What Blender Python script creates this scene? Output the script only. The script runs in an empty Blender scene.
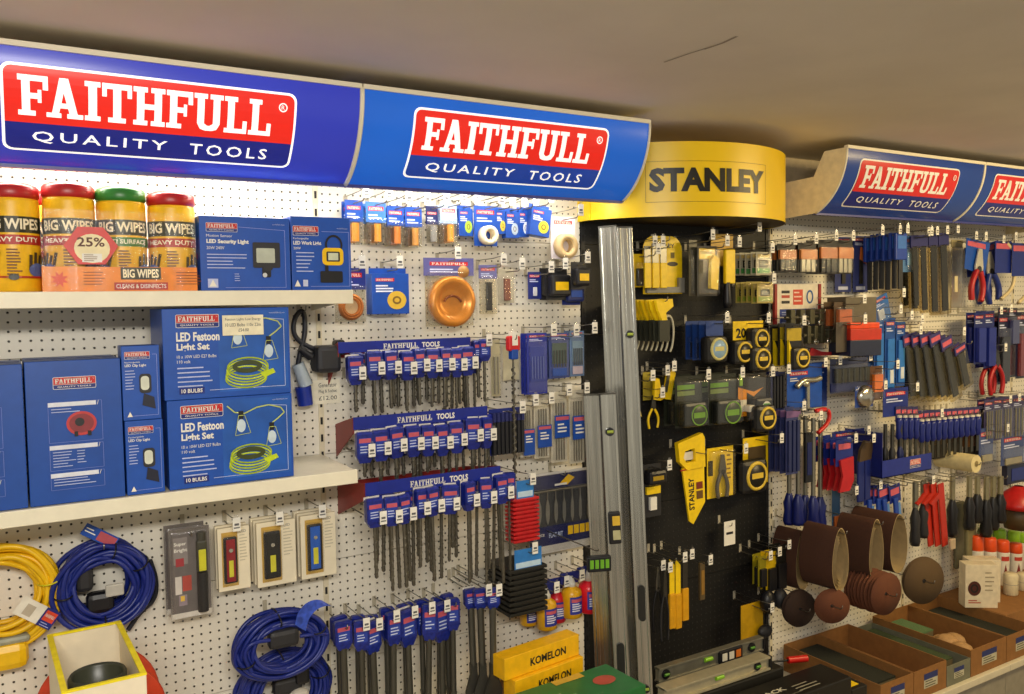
import bpy, bmesh, math, random
from mathutils import Vector, Matrix
S = bpy.context.scene
COL = S.collection
rnd = random.Random(7)
# ---------------------------------------------------------------- camera
F = 847.0                      # focal length in pixels of the 1024 wide frame
YAW, PITCH, ROLL = math.radians(31), math.radians(3.03), math.radians(-.9)
CAM = Vector((0, -2.5, 1.8))
fw = Vector((math.sin(YAW)*math.cos(PITCH), math.cos(YAW)*math.cos(PITCH), -math.sin(PITCH)))
rt0 = Vector((math.cos(YAW), -math.sin(YAW), 0)); up0 = rt0.cross(fw)
RT = rt0*math.cos(ROLL)+up0*math.sin(ROLL); UP = up0*math.cos(ROLL)-rt0*math.sin(ROLL)
cd = bpy.data.cameras.new('camera'); cam = bpy.data.objects.new('camera', cd); COL.objects.link(cam)
cam.matrix_world = Matrix.Translation(CAM) @ Matrix((RT, UP, -fw)).transposed().to_4x4()
cd.sensor_fit = 'HORIZONTAL'; cd.sensor_width = 36; cd.lens = F/1024*36; cd.clip_start = .05
S.camera = cam
S.view_settings.view_transform = 'Standard'; S.view_settings.look = 'None'
S.view_settings.gamma = 1; S.view_settings.use_curve_mapping = False
S.view_settings.exposure = 0.0
# ---------------------------------------------------------------- world and room lamps
wd = bpy.data.worlds.new('World'); S.world = wd; wd.use_nodes = True
wd.node_tree.nodes['Background'].inputs[0].default_value = (1, .90, .70, 1)
wd.node_tree.nodes['Background'].inputs[1].default_value = .44
def area(name, loc, size, energy, col, tgt):
    l = bpy.data.lights.new(name, 'AREA'); l.shape = 'RECTANGLE'; l.size, l.size_y = size
    l.energy = energy; l.color = col
    o = bpy.data.objects.new(name, l); COL.objects.link(o); o.location = loc
    o.rotation_euler = (Vector(tgt)-Vector(loc)).to_track_quat('-Z', 'Y').to_euler()
    return o
area('ceiling_lamp', (-.1, -3.0, 2.36), (1.2, .3), 84, (1, .95, .86), (.3, -1.6, 0))
area('ceiling_lamp', (3.7, -1.7, 2.36), (1.2, .3), 50, (1, .76, .38), (3.5, -.9, .6))
# ---------------------------------------------------------------- pixel to place
def ray(px, py): return fw+RT*((px-512)/F)+UP*((347-py)/F)
def W(px, py, y):
    d = ray(px, py); return CAM+d*((y-CAM.y)/d.y)
def WZ(px, py, z):
    d = ray(px, py); return CAM+d*((z-CAM.z)/d.z)
def rect(l, t, r, b, y):
    cx, cy = (l+r)/2, (t+b)/2
    return W(l, cy, y).x, W(r, cy, y).x, W(cx, b, y).z, W(cx, t, y).z
# ---------------------------------------------------------------- materials
MC = {}
def lin(h): 
    return tuple((lambda c: c/12.92 if c <= .04045 else ((c+.055)/1.055)**2.4)(int(h[i:i+2], 16)/255) for i in (0, 2, 4))
def newmat(n):
    m = bpy.data.materials.new(n); m.use_nodes = True
    return m, m.node_tree, m.node_tree.nodes, m.node_tree.links
def C(h, rough=.45, metal=0., emit=0., var=.10, scale=35, bump=0., spec=.5):
    k = (h, rough, metal, emit, var, scale, bump, spec)
    if k in MC: return MC[k]
    m, t, N, L = newmat('paint_'+h); b = N['Principled BSDF']; c = lin(h)
    tc = N.new('ShaderNodeTexCoord'); no = N.new('ShaderNodeTexNoise'); no.inputs['Scale'].default_value = scale
    no.inputs['Detail'].default_value = 3; L.new(tc.outputs['Object'], no.inputs['Vector'])
    rp = N.new('ShaderNodeValToRGB')
    rp.color_ramp.elements[0].position = .3; rp.color_ramp.elements[1].position = .7
    rp.color_ramp.elements[0].color = tuple(x*(1-var) for x in c)+(1,)
    rp.color_ramp.elements[1].color = tuple(min(1, x*(1+var)) for x in c)+(1,)
    L.new(no.outputs['Fac'], rp.inputs[0]); L.new(rp.outputs[0], b.inputs['Base Color'])
    b.inputs['Roughness'].default_value = rough; b.inputs['Metallic'].default_value = metal
    b.inputs['Specular IOR Level'].default_value = spec
    if bump:
        bp = N.new('ShaderNodeBump'); bp.inputs['Strength'].default_value = bump; bp.inputs['Distance'].default_value = .003
        L.new(no.outputs['Fac'], bp.inputs['Height']); L.new(bp.outputs[0], b.inputs['Normal'])
    if emit:
        L.new(rp.outputs[0], b.inputs['Emission Color']); b.inputs['Emission Strength'].default_value = emit
    MC[k] = m; return m
def clear(tint='ffffff', gloss=.13, rough=.12):
    k = ('clear', tint, gloss, rough)
    if k in MC: return MC[k]
    m, t, N, L = newmat('clear_plastic'); N.remove(N['Principled BSDF'])
    tr = N.new('ShaderNodeBsdfTransparent'); tr.inputs[0].default_value = lin(tint)+(1,)
    gl = N.new('ShaderNodeBsdfGlossy'); gl.inputs['Roughness'].default_value = rough
    lw = N.new('ShaderNodeLayerWeight'); lw.inputs[0].default_value = .35
    ma = N.new('ShaderNodeMapRange'); ma.inputs[3].default_value = gloss*.35; ma.inputs[4].default_value = min(1, gloss*2)
    no = N.new('ShaderNodeTexNoise'); no.inputs['Scale'].default_value = 40
    bp = N.new('ShaderNodeBump'); bp.inputs['Strength'].default_value = .25; bp.inputs['Distance'].default_value = .004
    L.new(no.outputs['Fac'], bp.inputs['Height']); L.new(bp.outputs[0], gl.inputs['Normal'])
    mx = N.new('ShaderNodeMixShader'); L.new(lw.outputs['Facing'], ma.inputs[0]); L.new(ma.outputs[0], mx.inputs[0])
    L.new(tr.outputs[0], mx.inputs[1]); L.new(gl.outputs[0], mx.inputs[2]); L.new(mx.outputs[0], N['Material Output'].inputs[0])
    MC[k] = m; return m
def pegboard(h, hole, rough=.5, pitch=.0244, r=.1):
    m, t, N, L = newmat('pegboard'); b = N['Principled BSDF']
    tc = N.new('ShaderNodeTexCoord'); mp = N.new('ShaderNodeVectorMath'); mp.operation = 'SCALE'; mp.inputs[3].default_value = 1/pitch
    fr = N.new('ShaderNodeVectorMath'); fr.operation = 'FRACTION'; sb = N.new('ShaderNodeVectorMath'); sb.operation = 'SUBTRACT'
    sb.inputs[1].default_value = (.5, .5, .5); ml = N.new('ShaderNodeVectorMath'); ml.operation = 'MULTIPLY'; ml.inputs[1].default_value = (1, 0, 1)
    ln = N.new('ShaderNodeVectorMath'); ln.operation = 'LENGTH'
    L.new(tc.outputs['Object'], mp.inputs[0]); L.new(mp.outputs[0], fr.inputs[0]); L.new(fr.outputs[0], sb.inputs[0]); L.new(sb.outputs[0], ml.inputs[0]); L.new(ml.outputs[0], ln.inputs[0])
    mr = N.new('ShaderNodeMapRange'); mr.inputs[1].default_value = r; mr.inputs[2].default_value = r*1.35
    L.new(ln.outputs['Value'], mr.inputs[0])
    no = N.new('ShaderNodeTexNoise'); no.inputs['Scale'].default_value = 5; L.new(tc.outputs['Object'], no.inputs['Vector'])
    rp = N.new('ShaderNodeValToRGB'); c = lin(h)
    rp.color_ramp.elements[0].color = tuple(x*.93 for x in c)+(1,); rp.color_ramp.elements[1].color = tuple(min(1, x*1.05) for x in c)+(1,)
    L.new(no.outputs['Fac'], rp.inputs[0])
    mx = N.new('ShaderNodeMix'); mx.data_type = 'RGBA'; mx.inputs[6].default_value = lin(hole)+(1,)
    L.new(mr.outputs[0], mx.inputs[0]); L.new(rp.outputs[0], mx.inputs[7]); L.new(mx.outputs[2], b.inputs['Base Color'])
    bp = N.new('ShaderNodeBump'); bp.inputs['Distance'].default_value = .004; L.new(mr.outputs[0], bp.inputs['Height']); L.new(bp.outputs[0], b.inputs['Normal'])
    b.inputs['Roughness'].default_value = rough
    return m
def abrasive(h, h2):
    k = ('abr', h)
    if k in MC: return MC[k]
    m, t, N, L = newmat('abrasive_grit'); b = N['Principled BSDF']
    tc = N.new('ShaderNodeTexCoord'); no = N.new('ShaderNodeTexNoise'); no.inputs['Scale'].default_value = 900; no.inputs['Detail'].default_value = 4
    L.new(tc.outputs['Object'], no.inputs['Vector']); rp = N.new('ShaderNodeValToRGB')
    rp.color_ramp.elements[0].color = lin(h)+(1,); rp.color_ramp.elements[1].color = lin(h2)+(1,)
    rp.color_ramp.elements[0].position = .35; rp.color_ramp.elements[1].position = .7
    L.new(no.outputs['Fac'], rp.inputs[0]); L.new(rp.outputs[0], b.inputs['Base Color']); b.inputs['Roughness'].default_value = .85
    bp = N.new('ShaderNodeBump'); bp.inputs['Strength'].default_value = .3; bp.inputs['Distance'].default_value = .001
    L.new(no.outputs['Fac'], bp.inputs['Height']); L.new(bp.outputs[0], b.inputs['Normal'])
    MC[k] = m; return m
def reflection_streaked(h):
    m, t, N, L = newmat('aluminium_reflection_streaks'); b = N['Principled BSDF']; c = lin(h)
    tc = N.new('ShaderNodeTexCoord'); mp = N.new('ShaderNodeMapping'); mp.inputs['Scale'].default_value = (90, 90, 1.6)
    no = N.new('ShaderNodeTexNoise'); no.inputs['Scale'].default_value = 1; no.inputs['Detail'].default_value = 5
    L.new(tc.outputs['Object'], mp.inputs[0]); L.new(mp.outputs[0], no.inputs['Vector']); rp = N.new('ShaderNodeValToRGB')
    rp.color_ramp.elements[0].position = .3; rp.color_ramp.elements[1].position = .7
    rp.color_ramp.elements[0].color = tuple(x*.62 for x in c)+(1,); rp.color_ramp.elements[1].color = tuple(min(1, x*1.25) for x in c)+(1,)  # light and dark streaks stand in for reflections along the brushed metal
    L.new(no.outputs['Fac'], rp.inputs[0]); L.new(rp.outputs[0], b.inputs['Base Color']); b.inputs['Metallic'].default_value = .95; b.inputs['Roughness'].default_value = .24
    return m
STEEL = C('9a978e', .32, .9, var=.08, scale=60); DSTEEL = C('55534e', .38, .85); CHROME = C('c9c6bd', .2, .95)
ALU = reflection_streaked('c6c6c0'); WIRE = C('8f8c84', .3, .9)
BLUE = C('154aa8', .35); NAVY = C('16287c', .38); DBLUE = C('101c56', .4); LBLUE = C('2b6fd0', .4)
RED = C('c81d22', .4); ORANGE = C('e0601a', .45); WHITE = C('eeebe2', .5, var=.03); BLACK = C('15151a', .4); BLACK2 = C('26262a', .55)
YEL = C('f2c40c', .4); GREY = C('77777a', .5); CREAM = C('e6dcc0', .5, var=.04); COPPER = C('c8772e', .35, .6); GREEN = C('2f8f3a', .45); LIME = C('9fd024', .45)
CLEAR = clear(); CARD = C('8a5e2e', .75, bump=.1); KRAFT = C('8a5a2a', .8)
# ---------------------------------------------------------------- mesh builder
BEV = {}
class M:
    def __init__(s): s.v = []; s.f = []; s.m = []; s.sm = []; s.mats = []
    def mi(s, m):
        if m not in s.mats: s.mats.append(m)
        return s.mats.index(m)
    def add(s, vs, fs, m, smooth=False):
        o = len(s.v); s.v += [tuple(v) for v in vs]; k = s.mi(m)
        for f in fs: s.f.append([i+o for i in f]); s.m.append(k); s.sm.append(smooth)
        return s
    def box(s, x0, x1, y0, y1, z0, z1, m, bev=0):
        if x0 > x1: x0, x1 = x1, x0
        if y0 > y1: y0, y1 = y1, y0
        if z0 > z1: z0, z1 = z1, z0
        if not bev:
            v = [(x, y, z) for z in (z0, z1) for y in (y0, y1) for x in (x0, x1)]
            return s.add(v, [(0, 2, 3, 1), (4, 5, 7, 6), (0, 1, 5, 4), (2, 6, 7, 3), (0, 4, 6, 2), (1, 3, 7, 5)], m)
        bev = min(bev, .45*min(x1-x0, y1-y0, z1-z0))
        bm = bmesh.new(); bmesh.ops.create_cube(bm, size=1)
        for v in bm.verts: v.co = Vector(((x0+x1)/2+v.co.x*(x1-x0), (y0+y1)/2+v.co.y*(y1-y0), (z0+z1)/2+v.co.z*(z1-z0)))
        bmesh.ops.bevel(bm, geom=bm.edges[:], offset=bev, segments=2, affect='EDGES', profile=.5)
        bm.verts.index_update(); s.add([v.co[:] for v in bm.verts], [[v.index for v in f.verts] for f in bm.faces], m); bm.free()
        return s
    def cyl(s, p0, p1, r0, m, r1=None, n=12, cap=True, smooth=True):
        p0, p1 = Vector(p0), Vector(p1); r1 = r0 if r1 is None else r1
        d = (p1-p0).normalized(); a = d.orthogonal().normalized(); b = d.cross(a)
        r = [[p+(a*math.cos(t)+b*math.sin(t))*q for t in [2*math.pi*i/n for i in range(n)]] for p, q in ((p0, r0), (p1, r1))]
        s.add(r[0]+r[1], [(i, (i+1) % n, n+(i+1) % n, n+i) for i in range(n)], m, smooth)
        if cap:
            s.add(r[0], [list(range(n))[::-1]], m); s.add(r[1], [list(range(n))], m)
        return s
    def tube(s, pts, r, m, n=6, closed=False, flat=1.0):
        P = [Vector(p) for p in pts]; k = len(P); rings = []
        ref = None
        for i in range(k):
            if closed: t = P[(i+1) % k]-P[i-1]
            else: t = P[min(i+1, k-1)]-P[max(i-1, 0)]
            t.normalize()
            if ref is None: ref = t.orthogonal().normalized()
            a = (ref-t*ref.dot(t)); a = a.normalized() if a.length > 1e-6 else t.orthogonal().normalized(); ref = a
            b = t.cross(a); q = r[i] if isinstance(r, (list, tuple)) else r
            rings.append([P[i]+(a*math.cos(2*math.pi*j/n)+b*math.sin(2*math.pi*j/n)*flat)*q for j in range(n)])
        vs = [v for g in rings for v in g]; fs = []
        for i in range(k if closed else k-1):
            i2 = (i+1) % k
            for j in range(n): fs.append((i*n+j, i*n+(j+1) % n, i2*n+(j+1) % n, i2*n+j))
        if not closed: fs += [list(range(n))[::-1], [(k-1)*n+j for j in range(n)]]
        return s.add(vs, fs, m, True)
    def lathe(s, prof, m, n=24, c=(0, 0, 0), axis='z', smooth=True):
        vs = []; 
        for r, z in prof:
            for j in range(n):
                a = 2*math.pi*j/n; x, y = r*math.cos(a), r*math.sin(a)
                p = {'z': (x, y, z), 'y': (x, z, y), 'x': (z, x, y)}[axis]
                vs.append((p[0]+c[0], p[1]+c[1], p[2]+c[2]))
        k = len(prof)
        fs = [(i*n+j, i*n+(j+1) % n, (i+1)*n+(j+1) % n, (i+1)*n+j) for i in range(k-1) for j in range(n)]
        return s.add(vs, fs, m, smooth)
    def prism(s, poly, y0, y1, m, ax='y'):
        n = len(poly)
        q = {'y': lambda a, b, t: (a, t, b), 'x': lambda a, b, t: (t, a, b), 'z': lambda a, b, t: (a, b, t)}[ax]
        s.add([q(a, b, y0) for a, b in poly]+[q(a, b, y1) for a, b in poly],
              [list(range(n)), list(range(n, 2*n))[::-1]]+[(i, n+i, n+(i+1) % n, (i+1) % n) for i in range(n)], m)
        return s
    def ell(s, c, r, m, n=14, k=8):
        prof = [(max(1e-4, math.sin(math.pi*i/k)), -math.cos(math.pi*i/k)) for i in range(k+1)]
        t = M(); t.lathe(prof, m, n)
        return s.add([(c[0]+x*r[0], c[1]+y*r[1], c[2]+z*r[2]) for x, y, z in t.v], t.f, m, True)
    def xf(s, fn): s.v = [tuple(fn(Vector(v))) for v in s.v]; return s
    def mesh(s, name):
        me = bpy.data.meshes.new(name); me.from_pydata(s.v, [], s.f)
        for m in s.mats: me.materials.append(m)
        me.polygons.foreach_set('material_index', s.m); me.polygons.foreach_set('use_smooth', s.sm); me.update()
        return me
    def build(s, name, parent=None, loc=(0, 0, 0)):
        return link(name, s.mesh(name), parent, loc)
CH = {}
def link(name, me, parent=None, loc=(0, 0, 0), rot=(0, 0, 0)):
    o = bpy.data.objects.new(name, me); COL.objects.link(o); o.location = loc; o.rotation_euler = rot; o.parent = parent
    if parent: CH.setdefault(parent.name, []).append(o)
    return o
LAB = {}
def tag(o, label, cat, group=None):
    o['label'] = label; o['category'] = cat
    if group: o['group'] = group
    LAB.setdefault(label, []).append(o)
    return o
def thing(name, label, cat, loc, rz=0, group=None, rx=0, ry=0):
    o = bpy.data.objects.new(name, None); COL.objects.link(o); o.location = loc; o.rotation_euler = (rx, ry, rz)
    o.empty_display_size = .02
    return tag(o, label, cat, group)
def struct(name, mb, parent=None):
    o = mb.build(name, parent)
    if parent is None: o['kind'] = 'structure'
    return o
def dup(root, label, off=(0, 0, 0), rz=0, ry=0):
    r = root.copy(); COL.objects.link(r); r.location = Vector(root.location)+Vector(off)
    r.rotation_euler = (root.rotation_euler[0], root.rotation_euler[1]+ry, root.rotation_euler[2]+rz)
    r['label'] = label; LAB.setdefault(label, []).append(r)
    for ch in KIDS(root):
        c = ch.copy(); COL.objects.link(c); c.parent = r; CH.setdefault(r.name, []).append(c)
        for g in KIDS(ch):
            d = g.copy(); COL.objects.link(d); d.parent = c
    return r
def KIDS(o): return CH.get(o.name, [])
# ---------------------------------------------------------------- flat print
TX = {}
def textmesh(s, bold, sp=1):
    if (s, bold, sp) in TX: return TX[(s, bold, sp)]
    cu = bpy.data.curves.new('t', 'FONT'); cu.body = s; cu.resolution_u = 2; cu.offset = bold; cu.size = 1; cu.space_character = sp
    ob = bpy.data.objects.new('t', cu); me = ob.to_mesh()
    vs = [(v.co.x, v.co.y) for v in me.vertices]; fs = [list(p.vertices) for p in me.polygons]
    ob.to_mesh_clear(); bpy.data.objects.remove(ob); bpy.data.curves.remove(cu)
    x0 = min(v[0] for v in vs); x1 = max(v[0] for v in vs); y0 = min(v[1] for v in vs); y1 = max(v[1] for v in vs)
    TX[(s, bold, sp)] = ([((a-x0)/(x1-x0), (b-y0)/(y1-y0)) for a, b in vs], fs, (x1-x0)/(y1-y0)); return TX[(s, bold, sp)]
def R4(a, b, c, d): return [(a, b), (c, b), (c, d), (a, d)]
SLAB = {'F': [R4(.10, 0, .32, 1), R4(0, 0, .46, .13), R4(0, .86, .8, 1), R4(.3, .43, .62, .57), R4(.66, .66, .8, 1), R4(.52, .34, .62, .66)],
        'A': [[(.12, 0), (.31, 0), (.56, 1), (.36, 1)], [(.88, 0), (.66, 0), (.36, 1), (.60, 1)], R4(.28, .25, .72, .38), R4(0, 0, .40, .12), R4(.56, 0, 1.0, .12)],
        'I': [R4(.1, 0, .34, 1), R4(0, 0, .44, .13), R4(0, .87, .44, 1)],
        'T': [R4(.31, 0, .54, 1), R4(.17, 0, .68, .13), R4(0, .86, .85, 1), R4(0, .66, .13, 1), R4(.72, .66, .85, 1)],
        'H': [R4(.1, 0, .32, 1), R4(.62, 0, .84, 1), R4(.3, .43, .64, .57), R4(0, 0, .42, .13), R4(0, .87, .42, 1), R4(.52, 0, .94, .13), R4(.52, .87, .94, 1)],
        'U': [R4(.1, .2, .32, 1), R4(.6, .2, .82, 1), [(.1, .2), (.2, .04), (.36, 0), (.56, 0), (.72, .04), (.82, .2), (.6, .2), (.5, .14), (.42, .14), (.32, .2)], R4(0, .87, .42, 1), R4(.5, .87, .92, 1)],
        'L': [R4(.1, 0, .32, 1), R4(0, 0, .74, .13), R4(.6, 0, .74, .36), R4(0, .87, .42, 1)], 'O': [], ' ': []}
SW = {'F': .8, 'A': 1, 'I': .44, 'T': .85, 'H': .94, 'U': .92, 'L': .76}
class P:
    """a flat print: layers of coloured shapes in (u, v) metres"""
    def __init__(s, eps=.00016): s.L = []; s.e = eps; s.k = 0
    def poly(s, polys, m, lift=True):
        if lift: s.k += 1
        for p in polys: s.L.append((p, [list(range(len(p)))], m, s.k))
        return s
    def rect(s, a, b, c, d, m): return s.poly([R4(a, b, c, d)], m)
    def rrect(s, a, b, c, d, r, m):
        p = []
        for cx, cy, t in ((c-r, b+r, -90), (c-r, d-r, 0), (a+r, d-r, 90), (a+r, b+r, 180)):
            for i in range(5): q = math.radians(t+i*22.5); p.append((cx+r*math.cos(q), cy+r*math.sin(q)))
        return s.poly([p], m)
    def ell(s, u, v, a, b, m, n=20): return s.poly([[(u+a*math.cos(6.2832*i/n), v+b*math.sin(6.2832*i/n)) for i in range(n)]], m)
    def ring(s, u, v, a, b, w, m, n=24):
        c = [(math.cos(6.2832*i/n), math.sin(6.2832*i/n)) for i in range(n)]
        return s.poly([[(u+a*c[i][0], v+b*c[i][1]), (u+a*c[(i+1) % n][0], v+b*c[(i+1) % n][1]), (u+(a-w)*c[(i+1) % n][0], v+(b-w)*c[(i+1) % n][1]), (u+(a-w)*c[i][0], v+(b-w)*c[i][1])] for i in range(n)], m)
    def line(s, pts, w, m):
        o = []
        for (a, b), (c, d) in zip(pts, pts[1:]):
            l = math.hypot(c-a, d-b) or 1; x, y = -(d-b)/l*w/2, (c-a)/l*w/2; o.append([(a+x, b+y), (a-x, b-y), (c-x, d-y), (c+x, d+y)])
        return s.poly(o, m)
    def text(s, t, u, v, h, m, w=None, bold=.0, al='l', sp=1):
        vs, fs, asp = textmesh(t, bold, sp); w = w or asp*h
        u -= {'l': 0, 'c': w/2, 'r': w}[al]; s.k += 1
        s.L.append(([(u+a*w, v+b*h) for a, b in vs], fs, m, s.k)); return s
    def slab(s, t, u, v, h, w, m, gap=.1):
        tot = sum(SW[c] for c in t)+gap*(len(t)-1); k = w/tot; x = u; o = []
        for j, c in enumerate(t):
            o += [[(x+a*k, v+b*h) for a, b in q] for q in SLAB[c]]; x += (SW[c]+gap-(.1 if c == 'F' and j == 0 else 0))*k
        return s.poly(o, m)
    def logo(s, u, v, w, h=None, red=RED, blue=NAVY, wh=WHITE, small=False):
        h = h or w*.37
        if small:
            s.rect(u, v+h*.3, u+w, v+h, red); s.slab('FAITHFULL', u+w*.05, v+h*.42, h*.44, w*.9, wh); return s
        r = h*.1; b = h*.035
        s.rrect(u, v, u+w, v+h, r, wh); s.rrect(u+b, v+b, u+w-b, v+h-b, r*.8, blue); s.rrect(u+b, v+h*.37, u+w-b, v+h-b, r*.8, red); s.rect(u+b, v+h*.37, u+w-b, v+h*.6, red)
        s.rect(u+b, v+h*.36, u+w-b, v+h*.385, wh)
        s.slab('FAITHFULL', u+w*.05, v+h*.46, h*.42, w*.86, wh, .05)
        s.text('QUALITY TOOLS', u+w*.1, v+h*.12, h*.14, wh, w=w*.78, bold=.01)
        s.ring(u+w*.945, v+h*.82, h*.05, h*.05, h*.012, wh, 12); return s
    def lines(s, u, v, w, n, dv, m, th=None, seed=1):
        r = random.Random(seed); th = th or dv*.35
        return s.poly([R4(u, v-i*dv, u+w*r.uniform(.6, 1), v-i*dv+th) for i in range(n)], m)
    def mesh(s, name='print', fn=None, cut=None):
        mb = M(); fn = fn or (lambda u, v, k: (u, -k, v))
        for pts, fs, m, k in s.L:
            if cut:
                bm = bmesh.new(); vv = [bm.verts.new((a, b, 0)) for a, b in pts]
                for f in fs:
                    try: bm.faces.new([vv[i] for i in f])
                    except ValueError: pass
                for ax, vals in cut:
                    for t in vals:
                        g = bm.verts[:]+bm.edges[:]+bm.faces[:]
                        bmesh.ops.bisect_plane(bm, geom=g, plane_co=(t, t, 0), plane_no=(1, 0, 0) if ax == 'u' else (0, 1, 0), dist=1e-6)
                bm.verts.index_update(); pts = [(v.co.x, v.co.y) for v in bm.verts]; fs = [[v.index for v in f.verts] for f in bm.faces]; bm.free()
            mb.add([fn(a, b, k*s.e) for a, b in pts], fs, m)
        return mb.mesh(name)
    def build(s, name, parent, loc=(0, 0, 0), rot=(0, 0, 0), fn=None, cut=None): return link(name, s.mesh(name, fn, cut), parent, loc, rot)
ORD = 'first second third fourth fifth sixth seventh eighth ninth tenth eleventh twelfth thirteenth fourteenth fifteenth sixteenth seventeenth eighteenth nineteenth twentieth'.split()
# ================================================================ the setting
PEG = pegboard('ebe5d6', '3a362c'); PEGB = pegboard('0c0c0d', '2c2b28', .6)
wall = struct('wall_back', M().box(-2, 6.5, .03, .1, 0, 2.4, C('b9a98a', .8)))
struct('floor', M().box(-2, 6.5, -5, .03, -.05, 0, C('8f8474', .6)))
ceil = struct('ceiling', M().box(-2, 6.5, -5, .1, 2.4, 2.45, C('e8e0d2', .85, var=.05, scale=3)))
def crack(pts, w):
    q = P(.0002); pp = [WZ(a, b, 2.4) for a, b in pts]; q.line([(a.x, a.y) for a in pp], w, C('a89d8c', .9)); 
    q.build('crack', ceil, fn=lambda u, v, k: (u, v, 2.3995-k))
crack([(664, 62), (690, 53), (706, 48)], .005); crack([(704, 49), (722, 43), (737, 36)], .008)
X_A, X_B, X_S, X_C = .82, 1.795, 2.765, 3.69           # bay edges along the wall
zs = [.2+.33*i for i in range(8)]
for x0, x1, m in ((-1.2, X_A, PEG), (X_A, X_B, PEG), (X_B, X_S, PEGB), (X_S, X_C, PEG), (X_C, 4.62, PEG), (4.62, 5.6, PEG)):
    for i in range(7):
        z0, z1 = zs[i]-.175, min(zs[i]+.155, 2.22)
        M().box(x0+.0015, x1-.0015, 0, .012, z0+.001, z1-.001, m).build('pegboard_panel', wall)
def post(x, m, slot):
    mb = M().box(x-.008, x+.008, -.004, .002, .2, 2.2, m)
    for i in range(38): mb.box(x-.0035, x+.0035, -.0052, -.004, .23+i*.0525, .252+i*.0525, slot)
    mb.build('upright_post', wall)
for x in (X_A, 4.62, X_C): post(x, C('ddd2b6', .45), C('1a1814', .7))
for x in (X_B+.01, X_S-.012): post(x, C('1c1c1e', .5), C('050505', .7))
post(X_S+.012, C('ddd2b6', .45), C('1a1814', .7))
# low base units that carry the shelf stock
SH = C('cfc7b0', .45, var=.04); KICK = C('8f897b', .5)
for i, (x0, x1, w) in enumerate(((-1.2, X_A, 'under the cable coils'), (X_A, X_B, 'under the drill bits'), (X_B, X_S, 'under the black tool panel'), (X_S, X_C, 'carrying the sandpaper cartons'), (X_C, 4.62, 'under the spray cans'), (4.62, 5.6, 'at the far right end'))):
    t = thing('base_shelf', 'low steel base shelf '+w, 'shelf', ((x0+x1)/2, 0, 0), group='base shelves along the wall'); w2 = (x1-x0)/2-.001
    M().box(-w2, w2, -.52, -.005, .165, .195, SH, .003).build('shelf_top', t); M().box(-w2, w2, -.5, -.48, .0, .165, KICK).build('kick_plate', t)
# ---------------------------------------------------------------- wall shelves of the left bay
for zt, lab in ((1.839, 'upper cream steel shelf carrying the wipe tubs and light cartons'), (1.346, 'lower cream steel shelf carrying the festoon light cartons')):
    t = thing('wall_shelf', lab, 'shelf', (-.19, 0, zt)); xa, xb = -1.0, X_A+.19
    f = C('efe8d0', .4, var=.03)
    M().box(xa, xb-.004, -.295, -.004, -.006, 0, f).build('shelf_plate', t)
    M().box(xa, xb, -.302, -.29, -.036, .0015, f, .002).build('front_lip', t)
    M().prism([(-.29, -.03), (-.29, -.004), (-.004, -.004), (-.004, -.055)], xb-.022, xb-.018, f, 'x').build('bracket', t)
# ---------------------------------------------------------------- lit canopy signs
ZT, ZB, YT, YB = 2.36, 2.128, -.405, -.262
def prof(s):                       # s 0 (top) .. 1 (bottom) -> y, z, along a bowed panel
    a = s*math.radians(68); return YT+(YB-YT)*(1-math.cos(a))/(1-math.cos(math.radians(68))), ZT+(ZB-ZT)*math.sin(a)/math.sin(math.radians(68))
NS = 16; ARC = [0]
for i in range(NS): ARC.append(ARC[-1]+math.hypot(*(a-b for a, b in zip(prof((i+1)/NS), prof(i/NS)))))
ARCL = ARC[-1]
def onarc(v, k):                   # v measured upwards from the lower edge
    d = max(0, min(ARCL, ARCL-v)); i = min(NS-1, max(j for j in range(NS+1) if ARC[j] <= d+1e-9)) if d < ARCL else NS-1
    s = (i+(d-ARC[i])/(ARC[i+1]-ARC[i]))/NS; y, z = prof(s); y2, z2 = prof(min(1, s+.01)); y1, z1 = prof(max(0, s-.01))
    ty, tz = y2-y1, z2-z1; l = math.hypot(ty, tz); return y+tz/l*k, z-ty/l*k
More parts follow.
